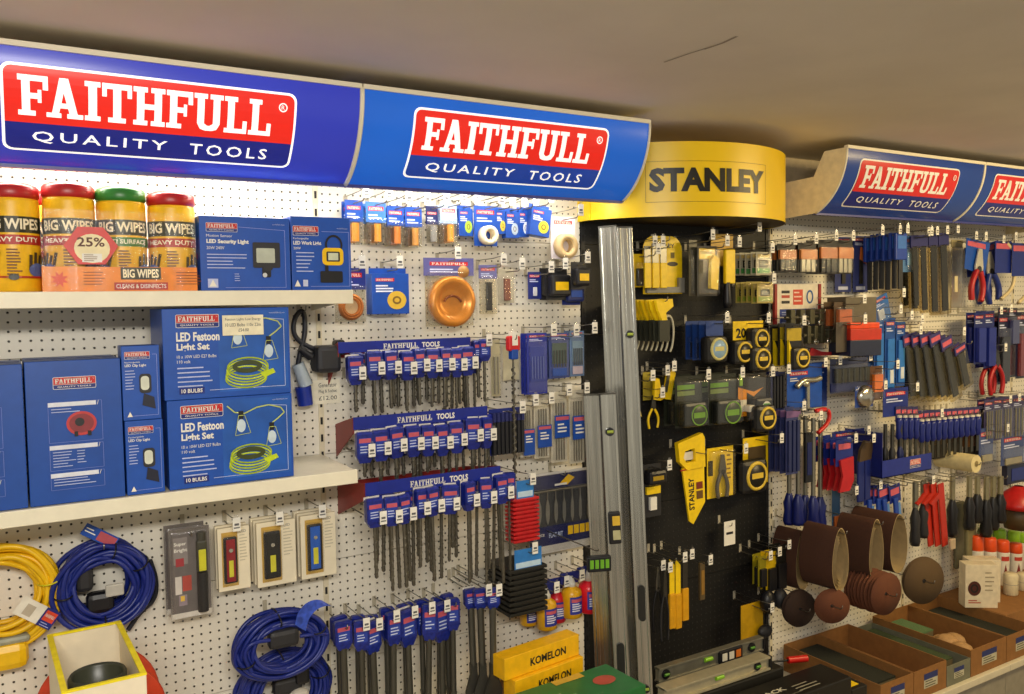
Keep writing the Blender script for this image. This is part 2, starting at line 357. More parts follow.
def sign(x0, x1, label, face, lit, lu, lw, left_cap, right_cap, lamp):
    t = thing('canopy_sign', label, 'sign', (x0, 0, ZB)); w = x1-x0; e = lit
    fc = C(face, .25, emit=e, var=.12, scale=2.2); wh = C('f4f2ee', .3, emit=e*1.35, var=.01); rd = C('d8261c', .3, emit=e*1.1, var=.03); bl = C('1c2480' if face[0] != '1' or not lit else '1b3f9e', .3, emit=e*.8, var=.05)
    pr = [prof(i/NS) for i in range(NS+1)]; mb = M()
    vs = [(x, y, z-ZB) for x in (.004, w-.004) for y, z in pr]; n = NS+1
    mb.add(vs, [(i, n+i, n+i+1, i+1) for i in range(NS)], fc, True).build('sign_face', t)
    q = P(.0006); h = lw*.312; v0 = ARCL*.53-h*.5
    b = h*.03; r = h*.1
    q.rrect(lu, v0, lu+lw, v0+h, r, wh); q.rrect(lu+b, v0+b, lu+lw-b, v0+h-b, r*.8, bl); q.rrect(lu+b, v0+h*.37, lu+lw-b, v0+h-b, r*.8, rd); q.rect(lu+b, v0+h*.37, lu+lw-b, v0+h*.6, rd)
    q.slab('FAITHFULL', lu+lw*.05, v0+h*.455, h*.43, lw*.865, wh, .045)
    q.text('QUALITY', lu+lw*.09, v0+h*.13, h*.15, wh, w=lw*.44, bold=.008, sp=1.3); q.text('TOOLS', lu+lw*.61, v0+h*.13, h*.15, wh, w=lw*.29, bold=.008, sp=1.3)
    q.ring(lu+lw*.945, v0+h*.82, h*.055, h*.055, h*.014, wh, 14); q.text('R', lu+lw*.945, v0+h*.79, h*.055, wh, al='c')
    q.build('sign_lettering', t, fn=lambda u, v, k: (u, onarc(v, k)[0], onarc(v, k)[1]-ZB), cut=[('v', [ARCL*(j/NS) for j in range(1, NS)])])
    tr = C('e9e1c8', .4, var=.02)
    M().box(0, w, YT-.006, YT+.012, ZT-.004-ZB, ZT+.008-ZB, tr).build('top_trim', t)
    M().box(0, w, YB-.004, YB+.01, -.006, .004, C('3b3f86', .4)).build('bottom_trim', t)
    for x in ((0, 1) if 1 else ()):
        xx = w*x; mb = M()
        mb.tube([(xx, onarc(ARCL*j/NS, .001)[0], onarc(ARCL*j/NS, .001)[1]-ZB) for j in range(NS+1)], .0045, tr, 6).build('edge_trim', t)
    # sheet metal hood from the face back to the wall
    hood = [(YT, ZT), (YT+.10, ZT), (YT+.15, ZT-.09), (0, ZT-.10)]
    mb = M()
    for (a, b_), (c, d) in zip(hood, hood[1:]): mb.add([(0, a, b_-ZB), (w, a, b_-ZB), (w, c, d-ZB), (0, c, d-ZB)], [(0, 1, 2, 3)], C('cbbf9f', .5))
    mb.build('hood', t)
    cap = [(y, z-ZB) for y, z in pr]+[(0, -.012)]+[(a, b_-ZB) for a, b_ in hood[::-1][:-1]]
    for flag, xx in ((left_cap, 0), (right_cap, w)):
        if flag: M().prism(cap, xx-.002, xx+.002, C('efe2bd', .55), 'x').build('end_cap', t)
    if lamp:
        M().cyl((.05, -.2, .06), (w-.05, -.2, .06), .013, C('fff4dc', .4, emit=4 if lit else 1.5), n=10).build('fluorescent_tube', t)
        M().box(.03, w-.03, -.225, -.175, .078, .10, C('d8d4c8', .4)).build('lamp_batten', t)
        l = bpy.data.lights.new('tube_light', 'AREA'); l.shape = 'RECTANGLE'; l.size, l.size_y = w-.1, .03; l.energy = lamp; l.color = (1, .93, .80) if lit else (1, .80, .42)
        o = bpy.data.objects.new('tube_light', l); COL.objects.link(o); o.parent = t; o.location = (w/2, -.2, .045); o.rotation_euler = (math.radians(14), 0, 0)
    return t
LU = lambda l, r, x0: (W(l, 130, -.385).x-x0, W(r, 130, -.385).x-W(l, 130, -.385).x)
l1 = LU(2, 296, X_A-.96); sign(X_A-.96, X_A-.002, 'leftmost lit blue canopy sign above the wipe tubs', '2e38a8', .55, l1[0], l1[1], 0, 0, 5.5)
l2 = LU(412, 606, X_A+.002); sign(X_A+.002, 1.78, 'lit blue canopy sign left of the yellow canopy', '1c5cc0', .50, l2[0], l2[1], 0, 0, 3.6)
l3 = LU(857, 957, 2.735); sign(2.735, 3.64, 'unlit blue canopy sign with cream end cap right of the yellow canopy', '1a3f96', .0, l3[0], l3[1], 1, 0, 0)
sign(3.643, 4.55, 'blue canopy sign cut off by the right edge of the photo', '1a3f96', .0, l3[0], l3[1], 0, 1, 0)
# ---------------------------------------------------------------- bowed yellow canopy
yt, yb = 2.336, 2.084
t = thing('bowed_canopy', 'bowed yellow canopy sign with black lettering over black tool panel', 'sign', (X_B, 0, yb))
xl, xr = -.008, X_S-X_B-.06; NA = 28; cw = (xr-xl)/2; sag = .31; RR = (cw*cw+sag*sag)/(2*sag); am = math.asin(cw/RR)
def bow(a, k=0): return ((xl+xr)/2+(RR+k)*math.sin(a), -.07-sag+RR-(RR+k)*math.cos(a))
ym = C('f8d014', .35, var=.04, scale=6)
an = [-am+2*am*i/NA for i in range(NA+1)]
vs = [(*bow(a), z) for z in (0, yt-yb) for a in an]; n = NA+1
M().add(vs, [(i, i+1, n+i+1, n+i) for i in range(NA)], ym, True).build('curved_front', t)
vs = [(*bow(a), z) for z in (0, yt-yb) for a in an]
mb = M()
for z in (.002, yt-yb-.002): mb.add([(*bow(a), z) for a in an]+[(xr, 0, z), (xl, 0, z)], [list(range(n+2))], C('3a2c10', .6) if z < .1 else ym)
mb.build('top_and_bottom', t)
M().box(xl-.002, xl+.004, -.075, 0, 0, yt-yb, ym).build('side_return', t); M().box(xr-.004, xr+.002, -.075, 0, 0, yt-yb, ym).build('side_return', t)
q = P(.0006); LW = .475; k0 = C('17150f', .4)
q.poly([R4(-LW/2, .048, LW/2, .0495), R4(-LW/2, .185, LW/2, .1865), R4(-LW/2, .048, -LW/2+.0015, .186), R4(LW/2-.0015, .048, LW/2, .186)], C('9a7a08', .4))
q.text('STANLEY', -.225, .082, .082, k0, w=.45, bold=.05)
ac = (W(714, 185, -.36).x-X_B-(xl+xr)/2)/RR
q.build('sign_lettering', t, fn=lambda u, v, k: (*bow(u/RR+ac, k+.0005), v), cut=[('u', [-.28+.02*i for i in range(29)])])
# ================================================================ helpers for stock
def carton(name, label, cat, r, y, depth, m, pr=None, group=None, rz=0, bev=.0015, side=None):
    x0, x1, z0, z1 = r; w, h = x1-x0, z1-z0
    t = thing(name, label, cat, ((x0+x1)/2, y+depth/2, z0), rz, group)
    M().box(-w/2, w/2, -depth/2, depth/2, 0, h, m, bev).build('carton_body', t)
    M().box(-w/2+.004, w/2-.004, -.0006, .0006, h, h+.0008, C('0c1a5a', .6)).build('lid_seam', t)
    if pr:
        q = P(); pr(q, w, h); q.build('printed_front', t, (-w/2, -depth/2-.0004, 0))
    if side:
        q = P(); side(q, depth, h); q.build('printed_side', t, (-w/2-.0004, depth/2, 0), (0, 0, -math.pi/2))
    return t
HK = {}
def hook(x, z, L, label, tagged=True, m=WIRE, y0=0., up=.0):
    t = thing('peg_hook', label, 'hook', (x, y0, z), group='steel peg hooks on the boards')
    k = (round(L, 3), tagged)
    if k not in HK:
        a = M().tube([(0, -.001, 0), (0, -L*.5, 0), (0, -L+.012, .0), (0, -L+.003, .004), (0, -L, .016)], .0021, m, 5); a.box(-.006, .006, -.003, -.0005, -.003, .031, C('b5ad98', .5))
        a = a.mesh('hook_wire'); b = c = None
        if tagged:
            b = M().tube([(0, -.002, .028), (0, -L*.7, .030), (0, -L-.012, .036)], .0015, m, 5).mesh('tag_arm')
            c = M().box(-.0105, .0105, -L-.0165, -L-.0145, .004, .042, WHITE, .0006); c.box(-.005, .005, -L-.0165, -L-.0145, .042, .050, clear('ffffff', .4)); 
            c.box(-.008, .008, -L-.0169, -L-.0166, .012, .016, C('777777', .6)); c.box(-.006, .006, -L-.0169, -L-.0166, .02, .026, C('55555a', .6)); c = c.mesh('price_tag')
        HK[k] = (a, b, c)
    a, b, c = HK[k]; link('hook_wire', a, t)
    if b: link('tag_arm', b, t); link('price_tag', c, t)
    return t
def fine(q, u, v, w, n, dv, seed=1, m=None): q.lines(u, v, w, n, dv, m or C('b9c2ea', .5), dv*.28, seed)
# ================================================================ left bay: upper shelf
ZS1, ZS2 = 1.8408, 1.3478
DK = C('2b2a16', .4); AMB = C('f8c01e', .35); RB = C('b3271c', .4)
def tub_art(q, r, sub, subcol, lid):
    """printed sleeve, u = arc length about the front, v = height"""
    A = 2.4*r
    q.rect(-A, .135, A, .172, DK); q.text('BIG WIPES', -.062, .142, .025, C('f7e9c8', .4), w=.124, bold=.03)
    q.rect(-A, .108, A, .130, subcol); q.text(sub, -.058, .114, .011, C('fdf3d8', .4), w=.116, bold=.02)
    for s in (-1, 1):
        for i in range(4): q.line([(s*.052-.018+.011*i, .05), (s*.05-.014+.012*i, .085+.006*(i % 2))], .0075, C('453018', .6))
        q.ell(s*.05, .05, .02, .016, C('5b6aa0', .5))
    q.lines(-.012, .095, .03, 9, .007, C('7a4a10', .5), .003, 3)
    q.ell(.075, .088, .011, .009, C('c23a20', .5)); q.poly([[(.066, .06), (.086, .06), (.08, .045), (.072, .045)]], C('2a3350', .5))
    q.rect(-A, .032, A, .036, RB); q.ell(0, .034, .01, .007, DK)
def tub(px, y, label, lid, sub, subcol, h=.243, z=ZS1):
    h += .012
    p = W(px, 240, y); t = thing('wipe_tub', label, 'wipes tub', (p.x, p.y, z), -math.atan2(p.x, p.y-CAM.y)*.6+rnd.uniform(-.08, .08), 'yellow hand wipe tubs on the upper shelf'); r = .0562
    k = h/.243
    M().lathe([(0.001, 0), (r-.004, 0), (r, .004), (r, .10*k), (r, .2*k), (r-.001, .206*k), (r-.006, .211*k)], AMB, 32).build('tub_body', t)
    M().lathe([(r-.007, .207*k), (r-.001, .209*k), (r+.0015, .214*k), (r+.001, .232*k), (r-.004, .238*k), (r-.012, .2395*k), (r-.016, .243*k), (.001, .243*k)], lid, 32).build('lid', t)
    q = P(.0003); tub_art(q, r, sub, subcol, lid)
    q.build('printed_sleeve', t, fn=lambda u, v, d: ((r+.0005+d)*math.sin(u/r), -(r+.0005+d)*math.cos(u/r), v), cut=[('u', [-.14+.014*i for i in range(21)])])
    return t
LR = C('b01c1e', .35); LG = C('2c7a2c', .35)
YT_ = -.21
tub(13, YT_, 'red-lidded yellow wipe tub cut by the left photo edge', LR, 'HEAVY DUTY', RB, .238)
tub(70, YT_, 'tallest red-lidded wipe tub behind the hexagonal price sticker', LR, 'HEAVY DUTY', RB, .246)
tub(122, YT_, 'green-lidded yellow wipe tub between two red-lidded tubs', LG, 'MULTI SURFACE', C('3f7a2c', .4), .242)
tub(172, YT_, 'red-lidded yellow wipe tub beside the security light carton', LR, 'HEAVY DUTY', RB, .236)
tub(45, YT_+.125, 'red-lidded wipe tub standing behind, left of the tallest tub', LR, 'HEAVY DUTY', RB, .236)
# shrink wrapped tray round the three front tubs
xa, xb, _, zt = rect(42, 262, 197, 289, YT_-.065)
t = thing('display_tray', 'orange cardboard tray with clear wrap holding three wipe tubs', 'tray', ((xa+xb)/2, YT_, ZS1)); w = xb-xa
OT = C('f08a1c', .4); mb = M(); mb.box(-w/2, w/2, -.0665, -.065, 0, .058, OT); mb.box(-w/2, -w/2+.0015, -.065, .0, 0, .058, OT); mb.box(w/2-.0015, w/2, -.065, .0, 0, .058, OT); mb.box(-w/2, w/2, -.066, .0, .0002, .0008, OT); mb.build('tray', t)
q = P(); q.poly([[(.035+.02*math.cos(i*.3927)*(1 if i % 2 else .5), .028+.02*math.sin(i*.3927)*(1 if i % 2 else .5)) for i in range(16)]], C('e0481c', .4))
fine(q, .085, .044, .06, 5, .007, 4, C('8a3c0c', .5)); q.rect(.165, .028, .255, .057, DK); q.text('BIG WIPES', .17, .032, .021, C('f7e9c8', .4), w=.08, bold=.03)
q.rect(.15, .003, .27, .021, RB); q.text('CLEANS & DISINFECTS', .154, .007, .010, WHITE, w=.112, bold=.01); fine(q, .29, .044, .06, 5, .007, 5, C('8a3c0c', .5))
q.build('printed_front', t, (-w/2, -.067, 0))
wr = M(); n = 40; pf = []
for i in range(n+1):
    u = i/n; x = -w/2+w*u; pf.append((x, -.0685-.003*math.sin(u*37)+.010*abs(math.sin(u*math.pi*3))**8*0))
wr.add([(x, yy, .0) for x, yy in pf]+[(x, yy+.002, .19) for x, yy in pf], [(i, i+1, n+2+i, n+1+i) for i in range(n)], clear('fffdf6', .09, .1), True); wr.build('clear_wrap', t)
cx, cz = W(91, 246, YT_-.07).x-(xa+xb)/2, W(91, 246, YT_-.07).z-ZS1
q = P(); hx = [(cx+.058*math.cos(math.radians(a)), cz+.05*math.sin(math.radians(a))) for a in (0, 62, 118, 180, 240, 300)]
q.poly([hx], C('d22a1c', .4)); q.ell(cx+.002, cz-.006, .038, .034, C('f2e3b4', .5)); q.text('25%', cx, cz-.002, .022, C('5a2c14', .5), w=.058, al='c', bold=.02)
q.rect(cx-.02, cz-.038, cx+.022, cz-.018, WHITE); q.lines(cx-.016, cz-.022, .03, 4, .0045, C('a08a70', .6), .002)
q.build('price_sticker', t, (0, -.0735, 0))
# light cartons on the upper shelf
def art_head(q, w, h, title, sub, lw, hgt, tw):
    q.logo(.025*w/.2, h-.045*h/.17-lw*.18, lw); return q
def art_security(q, w, h):
    q.logo(w*.07, h*.79, w*.34, h*.12)
    q.text('Motion Sensor', w*.07, h*.72, h*.035, WHITE, w=w*.28); q.text('LED Security Light', w*.07, h*.62, h*.07, WHITE, w=w*.46, bold=.05); q.text('20W 240V', w*.07, h*.555, h*.04, WHITE, w=w*.19)
    fine(q, w*.07, h*.48, w*.44, 5, h*.045, 2)
    q.line([(w*.42, h*.86), (w*.94, h*.83), (w*.94, h*.04), (w*.26, h*.04)], .0012, C('8f9de0', .5))
    q.text('www.faithfulltools.com', w*.8, h*.9, h*.018, C('b9c2ea', .5), w=w*.14)
    q.rrect(w*.57, h*.31, w*.88, h*.66, .004, BLACK2); q.rrect(w*.61, h*.38, w*.82, h*.58, .003, C('b9bfae', .4)); q.rrect(w*.67, h*.18, w*.77, h*.33, .004, BLACK); q.ell(w*.7, h*.21, .006, .006, C('cfd2d2', .4)); q.ell(w*.74, h*.31, .012, .008, BLACK2)
    q.rect(w*.07, h*.04, w*.18, h*.16, C('b9c2ea', .5)); q.poly([[(w*.085, h*.055), (w*.165, h*.055), (w*.125, h*.15)]], C('f2ecda', .5)); fine(q, w*.36, h*.22, w*.07, 4, h*.03, 3)
def art_work(q, w, h):
    q.logo(w*.03, h*.74, w*.42, h*.13)
    q.text('Rechargeable', w*.03, h*.68, h*.032, WHITE, w=w*.25); q.text('LED Work Light', w*.03, h*.6, h*.065, WHITE, w=w*.46, bold=.03); q.text('20W', w*.03, h*.55, h*.035, WHITE)
    fine(q, w*.07, h*.5, w*.32, 6, h*.05, 6); q.line([(w*.5, h*.8), (w*.96, h*.8), (w*.96, h*.05), (w*.3, h*.05)], .0012, C('8f9de0', .5))
    q.text('www.faithfulltools.com', w*.76, h*.84, h*.018, C('b9c2ea', .5), w=w*.18)
    q.ring(w*.7, h*.62, w*.15, h*.14, w*.035, BLACK); q.rrect(w*.5, h*.34, w*.86, h*.58, .012, YEL); q.rrect(w*.57, h*.39, w*.8, h*.53, .004, BLACK2); q.rect(w*.6, h*.41, w*.77, h*.51, C('cfd6b8', .4)); q.rrect(w*.46, h*.1, w*.84, h*.26, .004, BLACK); q.rect(w*.54, h*.26, w*.6, h*.34, BLACK)
    q.poly([[(w*.03, h*.05), (w*.13, h*.05), (w*.08, h*.14)]], C('f2ecda', .5)); q.rect(w*.17, h*.05, w*.25, h*.14, C('c9cfe8', .5))
BX = C('1750b0', .4, var=.06); BX2 = C('154aa2', .4, var=.06)
r = rect(200, 217, 290, 289, -.272); r = (r[0], r[1], ZS1, r[3]); carton('light_carton', 'blue carton printed with a black LED security light', 'box', r, -.272, .11, BX, art_security, 'light cartons on the upper shelf')
r = rect(291.5, 217, 351, 289, -.272); r = (r[0], r[1], ZS1, r[3]); carton('light_carton', 'blue carton printed with a yellow framed LED work light', 'box', r, -.272, .11, BX, art_work, 'light cartons on the upper shelf')
# ================================================================ left bay: lower shelf
def art_reel(q, w, h):
    q.logo(w*.28, h*.80, w*.45, h*.085)
    def pan(z0, z1): q.line([(w*.22, z0), (w*.22, z1), (w*.78, z1), (w*.78, z0), (w*.22, z0)], .001, C('6f80cc', .5)); q.rect(w*.22, z1-h*.03, w*.72, z1, C('dfe2ee', .5)); q.text('/', w*.73, z1-h*.03, h*.03, WHITE)
    pan(h*.43, h*.71); pan(h*.235, h*.41); pan(h*.10, h*.215)
    q.ell(w*.56, h*.555, w*.15, h*.075, C('8a3038', .5)); q.ring(w*.56, h*.555, w*.16, h*.085, w*.03, C('c03a3c', .4)); q.ell(w*.54, h*.565, w*.05, h*.03, BLACK2); q.rect(w*.48, h*.465, w*.52, h*.5, BLACK); q.rect(w*.62, h*.465, w*.66, h*.5, BLACK)
    fine(q, w*.25, h*.66, w*.3, 2, h*.02, 8); fine(q, w*.25, h*.36, w*.25, 6, h*.02, 9); fine(q, w*.5, h*.36, w*.1, 5, h*.02, 10); fine(q, w*.25, h*.17, w*.45, 3, h*.02, 11)
r = rect(27, 360, 123, 506, -.285); r = (r[0], r[1], ZS2, r[3]); carton('reel_carton', 'large blue carton printed with a red cable reel', 'box', r, -.285, .2, BX2, art_reel, 'cable reel cartons')
wr_ = r[1]-r[0]; r = (r[0]-.004-wr_, r[0]-.004, ZS2, r[3]-.004); carton('reel_carton', 'large blue carton cut off by the left photo edge on lower shelf', 'box', r, -.285, .2, BX2, art_reel, 'cable reel cartons')
def art_clip(q, w, h):
    q.logo(w*.08, h*.82, w*.66, h*.10); q.text('Rechargeable', w*.08, h*.765, h*.025, WHITE, w=w*.4); q.text('LED Clip Light', w*.08, h*.71, h*.045, WHITE, w=w*.56, bold=.02)
    fine(q, w*.08, h*.66, w*.3, 7, h*.04, 12); q.line([(w*.8, h*.88), (w*.92, h*.88), (w*.92, h*.06), (w*.25, h*.06)], .001, C('8f9de0', .5))
    q.rrect(w*.44, h*.36, w*.76, h*.62, .008, BLACK2); q.rrect(w*.48, h*.40, w*.70, h*.59, .008, C('d8dccb', .4)); q.poly([[(w*.5, h*.2), (w*.85, h*.14), (w*.82, h*.3), (w*.55, h*.36)]], C('1c1f33', .4)); q.poly([[(w*.1, h*.05), (w*.24, h*.05), (w*.17, h*.12)]], C('f2ecda', .5))
r = rect(126, 420, 164, 494, -.285); wd_ = r[1]-r[0]; r1 = (r[0], r[1], ZS2, r[3]); hh = r1[3]-r1[2]
carton('clip_light_carton', 'narrow blue clip light carton standing on the lower shelf', 'box', r1, -.285, .07, BX, art_clip, 'clip light cartons')
r2 = (r[0]-.002, r[0]-.002+wd_, r1[3]+.001, r1[3]+.001+hh); carton('clip_light_carton', 'narrow blue clip light carton stacked on the other one', 'box', r2, -.285, .07, BX, art_clip, 'clip light cartons')
def art_fest(q, w, h):
    q.poly([R4(w*.42, h*.06, w*.98, h*.97)], C('1f5cb8', .4, var=.25, scale=9))
    q.logo(w*.10, h*.79, w*.33, h*.145); q.text('LED Festoon', w*.10, h*.64, h*.10, WHITE, w=w*.33, bold=.035); q.text('Light Set', w*.10, h*.52, h*.10, WHITE, w=w*.25, bold=.035)
    q.text('10 x 10W LED E27 Bulbs', w*.10, h*.455, h*.035, WHITE, w=w*.3); q.text('110 volt', w*.10, h*.4, h*.035, WHITE, w=w*.1); fine(q, w*.1, h*.34, w*.28, 5, h*.05, 13)
    q.rect(w*.11, h*.06, w*.30, h*.13, NAVY); q.text('10 BULBS', w*.125, h*.072, h*.045, WHITE, w=w*.16, bold=.02)
    q.line([(w*.34, h*.09), (w*.95, h*.09), (w*.95, h*.86), (w*.8, h*.88)], .0013, C('c4cdf0', .5)); q.text('www.faithfulltools.com', w*.83, h*.93, h*.018, C('b9c2ea', .5), w=w*.13)
    CB = C('c3cf63', .4)
    q.line([(w*.46, h*.9), (w*.52, h*.82), (w*.6, h*.80), (w*.7, h*.86), (w*.8, h*.88), (w*.9, h*.84), (w*.93, h*.78), (w*.88, h*.72), (w*.82, h*.66)], .003, CB)
    for u, v in ((.57, .66), (.82, .5)):
        q.rect(w*(u-.02), h*(v+.08), w*(u+.02), h*(v+.17), BLACK); q.ell(w*u, h*v, w*.036, h*.075, C('cfe0ea', .3)); q.line([(w*(u-.05), h*(v-.11)), (w*(u-.02), h*(v+.12)), (w*(u+.03), h*(v+.12)), (w*(u+.075), h*(v-.09)), (w*(u-.05), h*(v-.11))], .0013, CB)
    for k in range(5): q.ring(w*(.63+.004*k), h*(.20+.032*k), w*.17, h*.115, w*.013, C('c2d620' if k % 2 else 'a3b818', .4))
    q.ring(w*.64, h*.335, w*.12, h*.075, w*.04, C('3a4416', .5)); q.poly([[(w*.74, h*.25), (w*.85, h*.3), (w*.87, h*.25), (w*.78, h*.2)]], C('c2d620', .4))
r = rect(168, 393, 293, 488, -.285); r1 = (r[0], r[1], ZS2, W(230, 397, -.285).z); carton('festoon_carton', 'lower of two blue festoon light set cartons stacked on lower shelf', 'box', r1, -.285, .19, BX, art_fest, 'festoon light cartons')
r = rect(163, 308, 290, 400, -.285); r2 = (r[0], r[1], r1[3]+.001, W(226, 308, -.285).z)
t = carton('festoon_carton', 'upper festoon light set carton with white price card', 'box', r2, -.285, .19, BX, art_fest, 'festoon light cartons')
a, b, c, d = rect(222, 315, 263, 335, -.288); q = P(.0005); q.rect(0, 0, b-a, d-c, C('efe6c6', .5)); tw = b-a
for i, s_ in enumerate(('Festoon Lights Low Energy', '10 LED Bulbs 110v 22m', '£54.00')): q.text(s_, tw*.07 if i < 2 else tw*.38, (d-c)*(.7-.26*i), (d-c)*.16, BLACK2, w=tw*(.86 if i < 2 else .25))
q.build('price_card', t, (a-(r2[0]+r2[1])/2, -.1015, c-r2[2]))
# hanging plug adaptor lead beside the festoon cartons
px = W(303, 330, -.05); t = thing('adaptor_lead', 'black adaptor lead with heavy plug hanging beside festoon cartons', 'cable', (px.x, -.05, W(305, 405, -.05).z))
b0 = Vector((px.x, -.05, W(305, 405, -.05).z)); g = lambda a, b, y=-.05: W(a, b, y)-b0
cb = [g(330, 362, -.06), g(318, 350), g(304, 345), g(293, 335), g(294, 318), g(302, 309), g(305, 318, -.05), g(305, 335), g(300, 352), g(297, 372)]
def smooth(p, k=3):
    p = [Vector(v) for v in p]
    for _ in range(k):
        o = [p[0]]
        for a, b in zip(p, p[1:]): o += [a*.75+b*.25, a*.25+b*.75]
        p = o+[p[-1]]
    return p
M().tube(smooth(cb), .0075, C('20232c', .5), 8).build('cable', t)
c = g(328, 357, -.06); mb = M(); mb.box(c.x-.045, c.x+.03, -.05, .03, c.z-.045, c.z+.035, BLACK2, .014); mb.box(c.x+.02, c.x+.05, -.03, .015, c.z+.005, c.z+.05, BLACK, .008); mb.cyl((c.x-.05, -.01, c.z+.005), (c.x-.085, -.01, c.z+.03), .016, BLACK, .011, n=12); mb.build('plug', t)
c = g(302, 372); M().cyl((c.x-.012, 0, c.z+.025), (c.x+.012, 0, c.z-.04), .018, C('b9c6cf', .4), .02, n=14).build('socket_body', t)
c = g(304, 395); M().cyl((c.x-.002, 0, c.z+.025), (c.x+.004, 0, c.z-.03), .024, C('16309a', .4), .022, n=14).build('blue_socket_cap', t)
hook(px.x+.003, W(303, 310, -.05).z-.004, .075, 'small peg hook holding the black adaptor lead', False)
a, b, c, d = rect(307, 380, 340, 404, -.006)
q = P(.0005); q.rect(0, 0, b-a, d-c, C('efe8d2', .6)); 
for i, s_ in enumerate(('Generator', 'Plug & Socket', '£12.00')): q.text(s_, (b-a)*.35, (d-c)*(.7-.27*i), (d-c)*.17, BLACK2, w=(b-a)*.55)
o = q.build('shelf_card', None, (a, -.005, c)); tag(o, 'small white price card on the board below the black plug', 'price card')
# ================================================================ left bay: pegboard under the shelf
def coil(t, R, r, depth, nl, m, seed, tilt=0., ez=1.):
    q = random.Random(seed); mb = M(); K = 44
    for i in range(nl):
        rr = R-r*.9-q.random()*(R*.34); yy = -r-q.random()*depth; ph = q.random()*6.28; dx, dz = q.uniform(-.007, .007), q.uniform(-.008, .004)
        mb.tube([((rr+.006*math.sin(2*a+ph))*math.cos(a)+dx, yy+.008*math.sin(a*2+ph), ((rr+.005*math.cos(3*a+ph))*math.sin(a))*ez+dz) for a in [6.2832*k/K for k in range(K)]], r, m, 7, True)
    mb.xf(lambda v: (v.x, v.y, v.z+R*ez)); return mb.build('cable_loops', t)
def ties(t, R, angs, depth, m=BLACK, ez=1.):
    for a in angs:
        ca, sa = math.cos(math.radians(a)), math.sin(math.radians(a)); pts = []
        for k in range(16):
            b = 6.2832*k/16; rr = R*.8+R*.215*math.cos(b); pts.append((rr*ca, -depth*.55-depth*.68*math.sin(b), rr*sa*ez+R*ez))
        M().tube(pts, .0022, m, 5, True).build('cable_tie', t)
YC = C('f0c012', .4); BC = C('17287e', .38)
p = W(4, 642, -.02); R_ = (W(4, 536, -.03).z-W(4, 642, -.03).z)/2
t = thing('cable_coil', 'yellow extension cable coil cut off by left photo edge', 'cable', (p.x, -.012, p.z)); coil(t, R_, .0072, .07, 24, YC, 1); ties(t, R_, (10, 215), .08, C('d8d020', .4))
c0 = Vector((p.x, -.012, p.z)); g = lambda a, b, y: W(a, b, y)-c0
mb = M(); a = g(8, 655, -.07); mb.box(a.x-.09, a.x+.045, -.085, -.02, a.z-.035, a.z+.035, YC, .02); mb.build('plug', t)
mb = M(); mb.box(a.x-.06, a.x+.05, -.08, -.03, a.z+.03, a.z+.05, C('9a9a86', .5), .012); mb.build('socket_flap', t)
q = P(.0006); q.rect(0, 0, .062, .048, C('e8e2d2', .5)); q.rect(.018, .008, .04, .036, C('b9ad98', .6)); q.rect(.062, 0, .098, .048, NAVY); q.rect(.066, .016, .094, .042, C('d8472a', .4)); q.slab('FAITHFULL', .068, .026, .008, .024, WHITE); fine(q, .068, .01, .026, 2, .006)
a = g(12, 613, -.098); q.build('label_tag', t, a, (0, math.radians(38), 0))
p = W(104, 627, -.02); R_ = (W(104, 527, -.03).z-W(104, 625, -.03).z)/2*.9; p.z += .012
t = thing('cable_coil', 'blue extension cable coil hanging next to the yellow coil', 'cable', (p.x, -.012, p.z)); coil(t, R_, .0068, .08, 26, BC, 2); ties(t, R_, (75, 185, 268, 25), .09)
c0 = Vector((p.x, -.012, p.z))
a = g(84, 573, -.06); M().box(a.x-.022, a.x+.02, -.075, -.03, a.z-.045, a.z+.04, BLACK2, .012).build('socket', t)
mb = M(); a = g(101, 601, -.08); mb.box(a.x-.035, a.x+.03, -.095, -.05, a.z-.028, a.z+.028, BLACK, .014); mb.build('plug', t)
a = g(114, 588, -.09); M().box(a.x-.022, a.x+.022, -.1, -.09, a.z-.016, a.z+.016, C('b9b6ae', .5), .004).build('paper_wrap', t)
q = P(.0006); q.rect(-.045, -.016, .045, .016, BLUE); q.rect(-.005, -.012, .042, .012, C('b8505c', .4)); q.lines(-.04, .004, .03, 2, .008, WHITE)
a = g(100, 536, -.098); q.build('label_tag', t, a, (0, math.radians(35), 0))
M().tube(smooth([g(150, 560, -.05), g(157, 580, -.04), g(155, 600, -.03), g(140, 612, -.03), g(128, 630, -.03)]), .0065, C('20242e', .5), 7).build('loose_cable_end', t)
hook(p.x, p.z+R_*1.86, .12, 'peg hook carrying the large blue cable coil', False)
